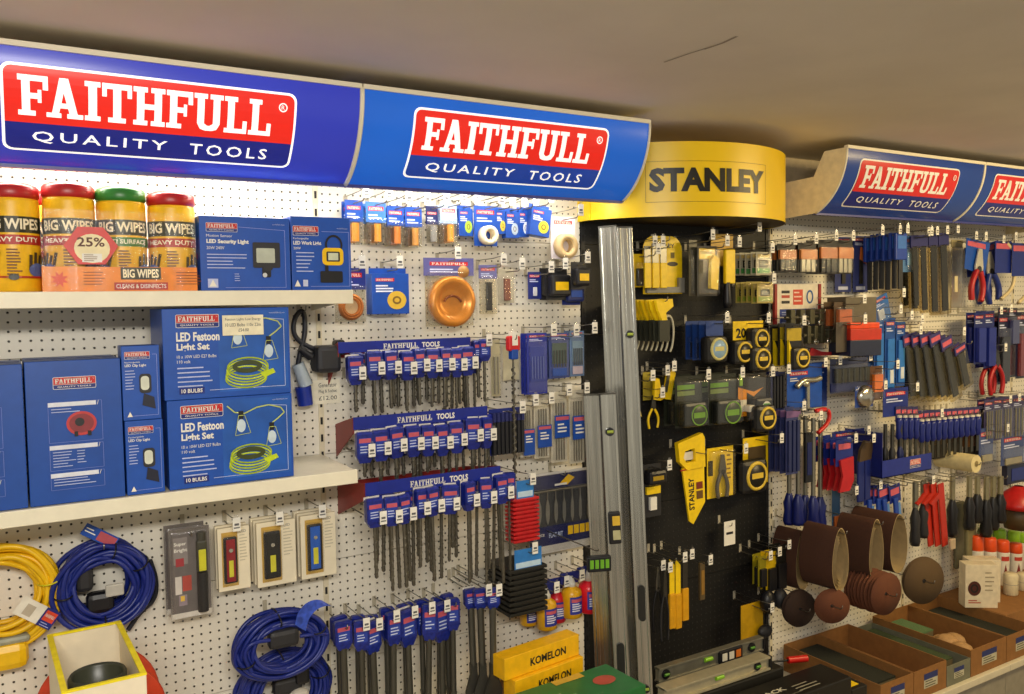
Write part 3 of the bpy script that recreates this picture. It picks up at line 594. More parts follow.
for px_, pt, pb, lab, sd, ez in ((285, 650, 725, 'lower blue cable coil partly hidden behind another coil', 4, .9), (281, 609, 676, 'upper blue cable coil with blue and white paper tag at bay corner', 3, .78)):
    yy = -.012 if sd == 4 else -.115
    R_ = W(px_+46, 650, yy-.04).x-W(px_, 650, yy-.04).x; p = W(px_, pb, yy-.04); ez = (W(px_, pt, yy-.04).z-p.z)/2/R_
    t = thing('cable_coil', lab, 'cable', (p.x, yy, p.z)); coil(t, R_, .0062, .07, 24, BC, sd, ez=ez); ties(t, R_, (95, 20, 200), .08, ez=ez)
    c0 = Vector((p.x, yy, p.z)); a = g(px_+2, 637 if sd == 3 else 684, yy-.06); M().box(a.x-.045, a.x+.04, -.09, -.05, a.z-.024, a.z+.03, BLACK2, .014).build('socket', t)
    if sd == 3:
        M().tube(smooth([g(300, 636, yy-.08), g(315, 634, yy-.085), g(327, 634, yy-.07)]), .006, BC, 6).build('lead', t); M().tube(smooth([g(270, 640, yy-.08), g(250, 643, yy-.09), g(243, 656, yy-.08), g(252, 672, yy-.08)]), .006, BC, 6).build('lead', t)
        q = M(); pts = [g(300, 628, yy-.1), g(303, 615, yy-.105), g(312, 605, yy-.105), g(324, 602, yy-.1), g(331, 606, yy-.09)]; pts = smooth(pts, 2)
        q.add([v+Vector((-.014, 0, .012)) for v in pts]+[v+Vector((.016, 0, -.012)) for v in pts], [(i, i+1, len(pts)+i+1, len(pts)+i) for i in range(len(pts)-1)], C('3350b8', .4, var=.4, scale=60), True); q.build('paper_tag', t)
    else:
        a = g(300, 672, yy-.07); M().box(a.x-.02, a.x+.022, -.1, -.05, a.z-.028, a.z+.028, BLACK, .01).build('plug', t); a = g(297, 692, yy-.07); M().ell((a.x, -.09, a.z), (.03, .02, .02), C('c9c4bb', .5)).build('paper_wrap', t)
hook(p.x, p.z+2*R_*ez-.05, .18, 'peg hook carrying the two blue cable coils at bay corner', False)
# torch packs
def torch_pack(label, l, tp, r_, b, y, col, n):
    for k in range(n-1, -1, -1):
        x0, x1, z0, z1 = rect(l, tp, r_, b, y); w, h = x1-x0, z1-z0
        if k == n-1:
            t0 = t = thing('torch_pack', label+(' at the front of its hook' if n > 1 else ''), 'torch', ((x0+x1)/2, y, z0), group='carded pocket torches')
            M().box(-w/2, w/2, 0, .012, 0, h, C('efe4c8', .5, var=.03), .001).build('card_box', t)
            q = P(); q.rect(w*.12, h*.07, w*.62, h*.93, C('caa24a', .5)); q.lines(w*.68, h*.85, w*.26, 9, h*.05, C('c9bfa4', .6)); q.text('LED', w*.7, h*.9, h*.04, GREY); q.build('printed_front', t, (-w/2, -.0004, 0))
            M().box(-w*.34, w*.08, -.012, -.001, h*.13, h*.86, BLACK, .004).build('torch_body', t); M().box(-w*.27, w*.01, -.0145, -.012, h*.16, h*.83, col, .003).build('torch_face', t)
            M().box(-w*.20, -w*.06, -.0165, -.0145, h*.24, h*.5, C('d8d23a', .3), .002).build('light_strip', t); M().cyl((-w*.13, -.0145, h*.66), (-w*.13, -.018, h*.66), .0055, C('d9d6cc', .2, .8), n=12).build('lens', t)
            M().box(-w*.36, w*.1, -.020, -.0015, h*.1, h*.89, CLEAR, .004).build('blister', t)
        else: dup(t0, label.replace('pocket', 'spare pocket')+(', directly behind the front pack' if k == n-2 else ', third one back on its hook'), (0, .033*(n-1-k), 0))
    hook((x0+x1)/2-w*.0, z1-.006, abs(y)+.028, 'peg hook carrying the '+label.split(' on ')[0]+'s')
torch_pack('red pocket torch on white card', 218, 527, 250, 590, -.11, C('8c1420', .35), 2)
torch_pack('black pocket torch on white card', 257, 521, 296, 585, -.11, C('1b1b1a', .35), 3)
torch_pack('blue pocket torch on white card', 301, 514, 336, 577, -.11, C('1a5cc0', .35), 3)
x0, x1, z0, z1 = rect(171, 529, 212, 619, -.12); w, h = x1-x0, z1-z0
t = thing('work_torch_pack', 'clear clamshell pack with black and yellow work torch, at front', 'torch', ((x0+x1)/2, -.12, z0), group='work torch clamshells')
M().box(-w/2, w/2, .02, .022, 0, h, C('77706c', .5)).build('insert_card', t)
q = P(); q.rect(w*.05, h*.05, w*.95, h*.95, C('6b6462', .5)); q.rect(w*.1, h*.6, w*.45, h*.9, C('8d8583', .5)); q.text('Super', w*.12, h*.8, h*.05, WHITE, w=w*.3, bold=.02); q.text('Bright', w*.12, h*.73, h*.05, WHITE, w=w*.32, bold=.02)
q.rect(w*.15, h*.58, w*.35, h*.67, C('a8303a', .4)); q.rect(w*.12, h*.27, w*.28, h*.47, C('d9d2ca', .5)); q.rect(w*.3, h*.3, w*.52, h*.47, C('b8463a', .5)); q.rect(w*.2, h*.14, w*.4, h*.26, C('9a8a94', .5)); q.rect(w*.24, h*.19, w*.34, h*.25, C('f2c84a', .4)); q.rect(0, 0, w, h*.06, C('d8d2c8', .5)); q.build('printed_card', t, (-w/2, .0196, 0))
mb = M(); mb.box(w*.14, w*.40, -.004, .016, h*.5, h*.86, C('3a3a2c', .4), .006); mb.cyl((w*.27, .006, h*.06), (w*.27, .006, h*.5), .014, BLACK, n=16); mb.build('torch_body', t); M().box(w*.18, w*.36, -.006, -.003, h*.52, h*.76, C('d4d02a', .3), .003).build('light_strip', t); M().cyl((w*.27, .006, h*.86), (w*.27, .006, h*.95), .012, C('55544c', .3, .6), n=12).build('torch_clip', t)
M().box(-w/2, w/2, -.012, .0195, 0, h, CLEAR, .008).build('clamshell', t)
dup(t, 'clear work torch clamshell hidden behind the front work torch pack', (-.006, .042, .003)); hook((x0+x1)/2, z1-.015, .14, 'peg hook carrying the work torch clamshells', False)
# open white display box with yellow rim in the left foreground
zr = W(83, 629, -.38).z; p0 = W(47, 636, -.38); p1 = W(120, 623, -.38); q0 = WZ(62, 693, zr); q1 = WZ(147, 675, zr)
xa, xb = p0.x, p1.x; dd = abs((q0.y+q1.y)/2+.38); sh = ((q0.x-p0.x)+(q1.x-p1.x))/2
w = xb-xa; H = zr-.196
t = thing('display_box', 'tall open white box with yellow rim in the left foreground', 'box', ((xa+xb)/2+sh/2, -.38-dd/2, .196), math.atan2(sh, dd)*.9)
wm = C('e9dcc0', .55, var=.04); ye = C('f0dc1c', .4); d2 = dd/2; w2 = w/2; th = .004
for nm, b in (('back_panel', (-w2, w2, d2-th, d2)), ('front_panel', (-w2, w2, -d2, -d2+th)), ('side_panel', (-w2, -w2+th, -d2+th, d2-th)), ('side_panel', (w2-th, w2, -d2+th, d2-th))): M().box(*b, 0, H, wm).build(nm, t)
M().box(-w2+th, w2-th, -d2+th, d2-th, H-.135, H-.13, wm).build('inner_floor', t)
for nm, b in (('rim', (-w2-.001, w2+.001, d2-.008, d2+.001)), ('rim', (-w2-.001, w2+.001, -d2-.001, -d2+.008)), ('rim', (-w2-.001, -w2+.010, -d2+.008, d2-.008)), ('rim', (w2-.010, w2+.001, -d2+.008, d2-.008))): M().box(*b, H-.001, H+.003, ye).build(nm, t)
o = M(); o.lathe([(.05, 0), (.056, .02), (.057, .085), (.053, .091), (.049, .085), (.048, .03), (.001, .028)], C('3a3d30', .35), 28); 
o = o.build('grinding_cup', None, ((xa+xb)/2+sh/2+.005, -.38-dd/2-.005, .196+H-.129)); tag(o, 'dark grey round cup lying inside the white display box', 'cup')
# red cable reel behind the box
p = W(101, 712, -.2); R_ = W(164, 712, -.2).x-p.x
t = thing('cable_reel', 'red cable reel drum behind the white display box', 'cable reel', (p.x, -.2, .196)); cz = p.z-.196
mb = M(); RM = C('d2401c', .35)
for yy in (-.06, .06): M().lathe([(R_*.55, yy-.006), (R_*.97, yy-.006), (R_, yy), (R_*.97, yy+.006), (R_*.55, yy+.006), (R_*.55, yy-.006)], RM, 36, (0, 0, cz), 'y').build('flange', t)
M().lathe([(.04, -.058), (R_*.7, -.058), (R_*.72, 0), (R_*.7, .058), (.04, .058)], C('22242c', .5), 30, (0, 0, cz), 'y').build('cable_winding', t)
for s in (-1, 1): M().tube([(s*.0, .08*s, cz), (.0, .085*s, cz-R_-.015), ], .009, BLACK, 8).build('stand_leg', t); M().tube([(-R_*.9, .085*s, .01), (0, .085*s, cz-R_-.02 if cz-R_-.02 > .02 else .02), (R_*.9, .085*s, .01)], .009, BLACK, 8).build('foot', t)
M().cyl((0, -.085, cz), (0, .085, cz), .02, BLACK, n=12).build('axle', t)
# ================================================================ generic hanging packs
def head(q, w, h, top, m=NAVY, logo=True, art=True):
    """printed header of a hang card: blue, red logo, white title lines; v from top of card downwards"""
    q.rect(0, h-top, w, h, m)
    if logo: q.logo(w*.12, h-top*.52, w*.76, min(top*.3, w*.28), small=True)
    if art: q.lines(w*.12, h-top*.68, w*.7, 2, top*.14, C('cfd6f2', .5), top*.07)
def slotted(w, h, m, th=.0012):
    s = min(w*.16, .012); mb = M(); zt, zb = h-.006, h-.012
    mb.box(-w/2, w/2, 0, th, 0, zb, m); mb.box(-w/2, -s, 0, th, zb, zt, m); mb.box(s, w/2, 0, th, zb, zt, m); mb.box(-w/2, w/2, 0, th, zt, h, m); return mb
def pack(name, label, cat, box, y, fill=None, card=NAVY, top=.42, blister=True, bd=.022, group=None, hk=.09, tagged=True, n=1, dy=None, rest='', tilt=0, lit=True, rz=0, hx=0, half=False):
    x0, x1, z0, z1 = rect(*box, y); w, h = x1-x0, z1-z0
    t = thing(name, label, cat, ((x0+x1)/2, y, z0), rz, group, ry=tilt)
    slotted(w, h*top if half else h, card).build('card', t, (0, 0, h*(1-top) if half else 0))
    if half: M().box(-w*.48, w*.48, .0004, .0012, 0, h*(1-top), clear('f4f0e4', .35, .2)).build('clear_back', t)
    q = P(); head(q, w, h, h*top, card if card is not WHITE else NAVY, lit, lit); q.build('printed_header', t, (-w/2, -.0003, 0))
    if fill: fill(t, w, h, h*(1-top))
    if blister:
        zz = h*(1-top*.8); M().box(-w*.46, w*.46, -bd, -.0008, h*.03, zz, CLEAR, min(.006, w*.1)).build('blister', t)
    for k in range(1, n): dup(t, (rest if rest else label+' behind')+('' if n == 2 else ', '+ORD[k]+' back'), (rnd.uniform(-.002, .002), (dy or bd+.004)*k, rnd.uniform(-.003, .003)))
    if hk: hook((x0+x1)/2+hx, z1-.010, abs(y)+hk, 'peg hook of the '+label if len(label.split()) < 13 else 'peg hook of the '+' '.join(label.split()[:12]), tagged)
    return t
def f_roll(m, r=.3, z0=.06, z1=.92):
    def f(t, w, h, c): M().cyl((0, -.011, c*z0), (0, -.011, c*z1), min(.0105, w*r), m, n=16).build('roll', t)
    return f
def f_wire(R, m=COPPER, zc=.46):
    def f(t, w, h, c):
        mb = M()
        for i in range(9):
            rr = R*w*(1-.045*i)
            mb.tube([(rr*math.cos(a), -.006-.0022*(i % 4), h*zc+rr*math.sin(a)) for a in [6.2832*k/28 for k in range(28)]], .0022, m, 5, True)
        mb.lathe([(R*w*.55, -.003), (R*w*.98, -.003), (R*w*.98, -.012), (R*w*.55, -.012)], m, 28, (0, 0, h*zc), 'y')
        mb.build('wire_coil', t); M().lathe([(.001, -.004), (R*w*.58, -.004)], C('e8c592', .4), 24, (0, 0, h*zc), 'y').build('coil_core', t)
    return f
def f_tape(m, R=.36):
    def f(t, w, h, c):
        M().lathe([(w*R*.55, -.002), (w*R, -.002), (w*R, -.03), (w*R*.55, -.03), (w*R*.55, -.002)], m, 24, (0, 0, c*.5), 'y').build('tape_roll', t)
        M().lathe([(w*R*.5, -.003), (w*R*.56, -.003), (w*R*.56, -.029), (w*R*.5, -.029)], C('d8b16a', .6), 20, (0, 0, c*.5), 'y').build('cardboard_core', t)
    return f
def f_bit(m=DSTEEL, n=1):
    def f(t, w, h, c):
        for i in range(n):
            x = (i-(n-1)/2)*w*.8/n; M().cyl((x, -.006, c*.06), (x, -.006, c*1.0), min(.0035, w*.1), m, n=8).build('bit', t)
    return f
def f_block(m, z0=.1, z1=.85, ww=.7, d=.016, m2=None):
    def f(t, w, h, c):
        M().box(-w*ww/2, w*ww/2, -d, -.001, c*z0, c*z1, m, .002).build('tool_body', t)
        if m2: M().box(-w*ww*.3, w*ww*.3, -d-.002, -d, c*(z0+.15*(z1-z0)), c*(z1-.2*(z1-z0)), m2).build('inlay', t)
    return f
def minibox(label, box, y, depth, pic, group='small blue boxed goods', hk=.06, n=1, rz=0, tilt=0, name='hang_box', cat='box', rest='', m=BLUE, tagged=True):
    x0, x1, z0, z1 = rect(*box, y); w, h = x1-x0, z1-z0
    t = thing(name, label, cat, ((x0+x1)/2, y, z0), rz, group, ry=tilt)
    M().box(-w/2, w/2, 0, depth, 0, h*.88, m, .001).build('carton_body', t); M().box(-w/2, w/2, depth*.45, depth*.5, h*.88, h, m).build('hang_tab', t)
    q = P(); q.logo(w*.1, h*.68, w*.5, h*.1, small=True); q.lines(w*.1, h*.6, w*.5, 3, h*.06, C('dfe4f6', .5), h*.03)
    if pic: q.ell(w*.66, h*.3, w*.26, h*.2, pic); q.ring(w*.66, h*.3, w*.12, h*.09, w*.05, C('7a5a20', .5))
    q.build('printed_front', t, (-w/2, -.0004, 0))
    for k in range(1, n): dup(t, rest+('' if n == 2 else ', '+ORD[k]+' back'), (0, (depth+.003)*k, 0))
    if hk: hook((x0+x1)/2, z1-.008, abs(y)+hk, 'peg hook of the '+' '.join(label.split()[:12]), tagged)
    return t
# ================================================================ second bay, top row
OR = C('e0912a', .35); GO = C('caa058', .45)
RW = 'in the top row under the lit sign'
for i, (bx, m, cd_) in enumerate((((345, 200, 363, 243), OR, BLUE), ((366, 202, 386, 243), OR, C('3a74c8', .4)), ((387, 206, 404, 245), C('d8792a', .4), BLUE), ((405, 207, 422, 247), C('c98a3a', .35), BLUE))):
    pack('sanding_roll_pack', ORD[i]+' clear orange roll pack from the left in the top row', 'blister pack', bx, -.07, f_roll(m), cd_, .5, group='clear packs with orange rolls', half=True, n=2, rest='spare orange roll pack behind the '+ORD[i]+' one')
pack('sanding_roll_pack', 'narrow dark-backed roll pack, fifth from the left in the top row', 'blister pack', (426, 206, 438, 243), -.07, f_roll(C('8c8a86', .4)), DBLUE, .5, half=True, group='clear packs with orange rolls')
pack('sanding_roll_pack', 'orange roll pack with pale header, sixth in the top row', 'blister pack', (440, 204, 457, 243), -.075, f_roll(OR), C('9db6dc', .4), .5, half=True, group='clear packs with orange rolls', n=2, rest='spare roll pack behind the pale headed pack')
minibox('upright blue carton with green picture right of the orange rolls', (459, 205, 473, 236), -.08, .03, C('9dbb3c', .4))
pack('masking_tape_pack', 'round cream tape roll hanging on blue card in the top row', 'tape', (474, 206, 497, 246), -.085, f_tape(CREAM, .36), BLUE, .48, blister=False)
minibox('narrow blue carton right of the cream tape roll', (496, 207, 506, 234), -.08, .03, C('c2b23c', .4))
minibox('blue carton with pale picture, second right of the cream tape', (506, 208, 519, 238), -.085, .03, C('a9bcd0', .4))
minibox('blue carton with white panel, third right of the cream tape', (519, 207, 529, 237), -.085, .03, C('dfe4ea', .4))
minibox('tilted large blue carton at the right of the top row', (529, 204, 549, 236), -.11, .045, C('c8c23a', .4), tilt=math.radians(8))
pack('masking_tape_pack', 'wide brown-cream tape roll on white card by the black panel', 'tape', (551, 217, 575, 259), -.10, f_tape(C('cdb284', .5), .42), C('d9d2d8', .4), .4, blister=False, lit=True)
# second row
pack('wire_pack', 'copper coil pack half hidden behind the upper shelf end', 'wire', (334, 268, 366, 322), -.06, f_wire(.38, COPPER, .28), NAVY, .4, half=True)
minibox('square blue carton with yellow disc picture under the orange rolls', (372, 268, 409, 314), -.07, .05, C('d8b13a', .4), 'blue disc cartons', n=1)
x0, x1, z0, z1 = rect(424, 258, 474, 326, -.085)
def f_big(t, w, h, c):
    R = w*.45; z = h*.36
    M().lathe([(.001, -.017), (R*.45, -.017), (R*.62, -.021), (R*.74, -.033), (R*.9, -.034), (R, -.026), (R, -.004), (.001, -.003)], C('d98a2a', .28, .3, var=.12), 40, (0, 0, z), 'y').build('copper_disc', t)
    M().tube([(R*.4*math.cos(a*.35+.3), -.022, z+R*.35*math.sin(a*.35+.3)-.01) for a in range(8)], .004, C('8a4a1c', .35, .4), 6).build('reflection_arc', t)  # reflection inside the dish, modelled as a thin brown arc
    M().lathe([(.001, -.006), (w*.11, -.006), (w*.11, -.001)], C('a5793a', .4), 20, (w*.28, 0, h*.8), 'y').build('round_sticker', t)
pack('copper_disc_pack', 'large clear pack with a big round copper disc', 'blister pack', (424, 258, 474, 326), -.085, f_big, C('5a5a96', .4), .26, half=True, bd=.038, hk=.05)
pack('knife_blister', 'slim clear pack with black handled tool right of the copper disc', 'blister pack', (479, 265, 497, 314), -.07, f_block(BLACK, .1, .9, .28, .012), C('6a6aa0', .4), .28, half=True)
pack('knife_blister', 'small dull clear pack with brown tool beside the slim pack', 'blister pack', (498, 269, 514, 303), -.06, f_block(C('7a4030', .4), .1, .95, .35, .012), C('b5ae9a', .4), .25, lit=False)
pack('carded_tool', 'small navy card with yellow foot left of the black tape packs', 'blister pack', (528, 272, 541, 299), -.06, f_block(C('cfd0d8', .4), .2, .8, .3, .006, None), NAVY, .45, blister=False)
for i, (bx, yy) in enumerate((((546, 268, 567, 300), -.08), ((562, 279, 580, 305), -.06), ((571, 262, 586, 289), -.13))):
    def f_bt(t, w, h, c):
        M().box(-w*.46, w*.46, -.034, -.001, h*.12, h*.78, C('17171c', .4) if i != 1 else C('1a2a6a', .4), .008).build('tape_case', t); M().box(-w*.3, w*.3, -.0355, -.034, h*.3, h*.56, YEL if i != 1 else BLUE).build('yellow_label', t)
    pack('tape_measure', ('black tape measure with yellow label, left one by the panel edge', 'dark blue tape measure low by the panel edge', 'black tape measure with yellow label overlapping the black panel')[i], 'tape measure', bx, yy, f_bt, BLACK2 if i != 1 else NAVY, .25, blister=False, lit=False, n=2 if i == 0 else 1, dy=.038, rest='spare black tape measure behind the left one', hk=.04)
# ================================================================ drill bit racks
CAPB = C('1a2882', .3, var=.3, scale=90); PINK = C('c75a6a', .4); BITS = C('6b675c', .35, .75, var=.2, scale=120)
def rack(l, tl, r_, tr, hh, y, label, text_px):
    a, b = W(l, tl, y), W(r_, tr, y); z = (a.z+b.z)/2; hgt = (W(l, tl, y).z-W(l, tl+hh, y).z); w = b.x-a.x
    t = thing('drill_rack', label, 'rack', ((a.x+b.x)/2, 0, z-hgt))
    M().box(-w/2, w/2, y-.002, y+.002, 0, hgt, C('16288c', .35)).build('header_board', t)
    q = P(); q.slab('FAITHFULL', 0, hgt*.22, hgt*.5, w*.26, WHITE, .06); q.text('TOOLS', w*.29, hgt*.22, hgt*.5, WHITE, w=w*.14, bold=.04)
    q.build('header_lettering', t, (W(text_px, tl, y).x-(a.x+b.x)/2, y-.0025, 0))
    for s in (-1, 1): M().prism([(-.004, -.10), (-.004, .0), (y, hgt), (y, -.01)], s*w/2-.0015, s*w/2+.0015, C('8c2420', .45), 'x').build('red_side_bracket', t)
    M().box(-w/2, w/2, -.008, -.004, -.02, .0, C('8c2420', .45)).build('back_rail', t)
    return t
def sds(label, px, ct, cb, sb, wpx, y, group, seed, flat=False, white=True):
    q = random.Random(seed); x0, x1, zc0, zc1 = rect(px-wpx/2, ct, px+wpx/2, cb, y); zb = W(px, sb, y).z
    t = thing('drill_bit' if not flat else 'chisel_bit', label, 'drill bit' if not flat else 'chisel', ((x0+x1)/2, y, zb), q.uniform(-.25, .25), group, ry=q.uniform(-.03, .03)); w = x1-x0; a, b = zc0-zb, zc1-zb
    if white: M().box(-w*.5, w*.42, .012, .013, a+.01, b+.003, C('dcd8d0', .5)).build('backing_card', t)
    M().add([(sx*w*k, sy*.011*k2, z) for z, k, k2 in ((a, .30, .7), (a+(b-a)*.22, .5, 1), (b-.006, .5, 1), (b, .4, .6)) for sx, sy in ((-1, -1), (1, -1), (1, 1), (-1, 1))],
            [(4*i+j, 4*i+(j+1) % 4, 4*i+4+(j+1) % 4, 4*i+4+j) for i in range(3) for j in range(4)]+[(3, 2, 1, 0), (12, 13, 14, 15)], CAPB).build('blue_cap', t)
    p = P(); hh = (b-a); p.rect(-w*.36, a+hh*.3, w*.36, a+hh*.82, C('2a42a6', .4)); p.rect(-w*.36, a+hh*.66, w*.36, a+hh*.8, PINK); p.lines(-w*.3, a+hh*.52, w*.6, 3, hh*.09, C('c9d2f0', .5), hh*.035, seed); p.build('cap_label', t, (0, -.0115, 0))
    r = .0062+q.random()*.0022
    if flat:
        M().cyl((0, 0, a*.4), (0, 0, a+.004), r*1.5, C('5a5850', .35, .6), n=8).build('shank', t); ww = flat
        M().add([(sx, sy, z) for z, k, th in ((0, ww, .0015), (a*.13, ww, .003), (a*.3, ww*.4, .006), (a*.42, r*1.4, r*1.3)) for sx, sy in ((-k, -th), (k, -th), (k, th), (-k, th))],
                [(4*i+j, 4*i+(j+1) % 4, 4*i+4+(j+1) % 4, 4*i+4+j) for i in range(3) for j in range(4)]+[(3, 2, 1, 0)], C('55534c', .4, .6)).build('blade', t)
    else:
        mb = M(); mb.cyl((0, 0, .004), (0, 0, a+.004), r*.72, BITS, n=8); mb.cyl((0, 0, 0), (0, 0, .004), .001, BITS, r*.72, n=8); mb.build('shaft', t)
        N_ = 34; turns = (a*.82)/.022
        M().tube([(r*.55*math.cos(6.2832*turns*i/N_), r*.55*math.sin(6.2832*turns*i/N_), .004+a*.8*i/N_) for i in range(N_+1)], r*.42, BITS, 4).build('flutes', t)
    return t
RK = (('upper', (338, 343, 470, 336.5, 11), -.10, [(355, 15), (374, 15), (390.5, 15), (406, 14), (419, 12), (431, 12), (444, 12), (456, 10), (467, 13)], 355, 384, 414, 383),
      ('middle', (353, 418, 487, 405.5, 12.5), -.155, [(364, 16), (380, 16), (396, 16), (413, 14), (427, 13), (442, 12), (456, 13), (472, 14), (485, 10)], 432, 463, 483, 397),
      ('lower', (365, 486, 500, 463.5, 13), -.235, [(375, 17), (391, 14), (405, 13), (419, 11), (433, 13), (448, 16), (468, 12), (485, 12), (502, 12)], 500, 529, 580, 410))
for nm, b5, yy, cols, ct, cb, sb, tp in RK:
    rack(*b5, yy, 'blue lettered header board of the '+nm+' drill bit rack', tp)
    for i, (px, wp) in enumerate(cols):
        f = (px-b5[0])/(b5[2]-b5[0]); s0 = {'upper': -8, 'middle': -14, 'lower': -25}[nm]*f; jj = rnd.uniform(-2, 2)
        lens = [579, 592, 588, 568, 582, 562, 584, 585, 584][i]+ -s0*.6 if nm == 'lower' else sb+rnd.uniform(-6, 3)
        sds('blue-capped drill bit, '+ORD[i]+' from the left on the '+nm+' rack', px, ct+s0+jj, cb+s0+jj, lens+s0*.6, wp, yy-.016, 'blue capped drill bits on the racks', i+10*len(nm))
        sds('rear blue-capped drill bit behind the '+ORD[i]+' on the '+nm+' rack', px+rnd.uniform(-3, 4), ct+s0+jj-3, cb+s0-4, lens+s0*.6-(4 if nm != 'lower' else rnd.uniform(4, 18)), wp*.85, yy+.022, 'blue capped drill bits on the racks', i+10*len(nm)+200, white=False)
        sds('rearmost blue-capped drill bit at the '+ORD[i]+' place of the '+nm+' rack', px+7, ct+s0+jj-2, cb+s0-3, lens+s0*.6-rnd.uniform(0, 8), wp*.8, yy+.05, 'blue capped drill bits on the racks', i+10*len(nm)+400, white=False)
        h_ = W(px, ct+s0+jj+2, yy-.016); hook(h_.x+.006, h_.z-.066, abs(yy)+.045, 'peg hook with price tag at the '+ORD[i]+' place of the '+nm+' drill rack')
# bottom row: blue capped chisels and spade chisels
for i, (px, ct, cb, wp) in enumerate(((344, 620, 649, 17), (361, 620, 650, 15), (374, 620, 652, 17), (391, 612, 645, 15), (409, 608, 645, 17), (426, 604, 640, 14), (441, 602, 641, 18), (452, 598, 630, 12))):
    yy = -.13-.008*(i % 2)
    sds('blue-capped chisel, '+ORD[i]+' from the left in the bottom row', px, ct, cb, 735, wp, yy, 'blue capped chisels in the bottom row', 50+i, flat=.010+.006*(i % 3), white=(i in (2, 4)))
    sds('rear blue-capped chisel behind the '+ORD[i]+' in the bottom row', px-4, ct-5, cb-6, 730, wp*.9, yy+.04, 'blue capped chisels in the bottom row', 70+i, flat=.010, white=False)
    h_ = W(px, ct+3, yy); hook(h_.x, h_.z-.012, abs(yy)+.03, 'peg hook over the '+ORD[i]+' chisel of the bottom row', i in (1, 2, 3, 4, 5, 6))
for i, px in enumerate((473, 482, 492)):
    y_ = -.2+.03*(2-i)-.03
    sds('wide spade chisel, '+ORD[i]+' from the left beside the black plastic stack', px, 588, 608, 703, 12, y_, 'wide spade chisels', 90+i, flat=.03, white=(i == 0))
    h_ = W(px, 590, y_); hook(h_.x, h_.z-.01, abs(y_)+.03, 'peg hook of the '+ORD[i]+' wide spade chisel', i > 0)
# ================================================================ right part of the second bay
for k, (px, t_, b_) in enumerate(((478, 340, 398), (484, 339, 402))):
    sds(('slim blue-capped bit right of the upper rack', 'second slim blue-capped bit right of the upper rack')[k], px, t_, t_+22, b_, 10, -.09-.012*k, 'slim drill bits', 120+k)
hook(W(481, 342, -.09).x, W(481, 342, -.09).z-.015, .13, 'peg hook of the slim blue-capped bits')
pack('clear_wallet', 'empty looking clear wallet left of the red-topped auger bit', 'wallet', (491, 340, 500, 396), -.05, f_bit(C('8a8472', .5), 2), C('bdb493', .5), .3, lit=False)
x0, x1, z0, z1 = rect(503, 346, 519, 380, -.03)
o = M().box(x0, x1, -.031, -.03, z0, z1, C('d6cca9', .6)); q_ = o.build('price_card', None); tag(q_, 'cream printed card behind the long auger bit', 'price card')
# long auger with red cap
y_ = -.19; a = W(509, 336, y_); b = W(515, 479, y_)
t = thing('auger_bit', 'long spiral auger bit with red and blue top cap', 'drill bit', (b.x, y_, b.z)); L_ = a.z-b.z
M().box(-.022, .022, -.012, .012, L_-.048, L_, RED, .006).build('red_cap', t); M().box(-.012, .014, -.013, .011, L_-.075, L_-.042, BLUE, .004).build('blue_clip', t); M().box(-.010, .010, -.0145, -.0125, L_-.03, L_+.012, WHITE).build('price_sticker', t)
M().cyl((0, 0, 0), (0, 0, L_-.05), .0032, BITS, n=8).build('core', t); n_ = 150
M().tube([(.0048*math.cos(i*.62), .0048*math.sin(i*.62), .002+(L_*.78)*i/n_) for i in range(n_+1)], .0034, BITS, 4).build('spiral', t)
hook(b.x, a.z-.012, .215, 'long peg hook of the red-capped auger bit', False)
for i, (bx, m, lb) in enumerate((((527, 333, 547, 394), C('26349c', .4), 'tall plain blue wallet of bits right of the auger'), ((549, 333, 569, 378), C('3a4a8c', .4), 'blue edged wallet with dark window beside the tall wallet'), ((570, 331, 584, 376), C('6a86b0', .4), 'pale blue wallet of bits beside the black panel'))):
    def f_w(t, w, h, c):
        M().box(-w*.36, w*.36, -.004, -.001, h*.32 if i else h*.2, h*.78, C('4a5a52' if i == 1 else ('2c3a94' if i == 0 else '7e98ac'), .3)).build('window', t)
        for k in range(5): M().cyl((-w*.28+k*w*.14, -.006, h*.25), (-w*.28+k*w*.14, -.006, h*.62), .0022, DSTEEL if i else C('5a66a8', .4), n=6).build('bit', t)
        if i: M().box(-w*.34, w*.34, -.005, -.001, h*.05, h*.22, BLUE if i == 1 else C('c9b8c4', .5)).build('foot_label', t)
    pack('bit_wallet', lb, 'wallet', bx, -.09, f_w, m, .16, bd=.012, group='wallets of bits', n=3, dy=.018, rest='spare wallet behind the '+lb.split(' of ')[0].split(' with')[0].split(' beside')[0])
def f_comb(t, w, h, c):
    for k in range(8): M().box(-w*.46+k*w*.118, -w*.46+k*w*.118+w*.085, -.02, -.001, h*.02, h*.72, C('1c1d24', .4), .001).build('black_tube', t)
    for k in range(8): M().box(-w*.46+k*w*.118, -w*.46+k*w*.118+w*.085, -.021, -.001, h*.73, h*.92, C('232a66', .4)).build('blue_end', t)
pack('tube_strip', 'row of black tubes under a navy strip right of the middle rack', 'blister pack', (489, 408, 523, 454), -.13, f_comb, NAVY, .06, blister=False, lit=False)
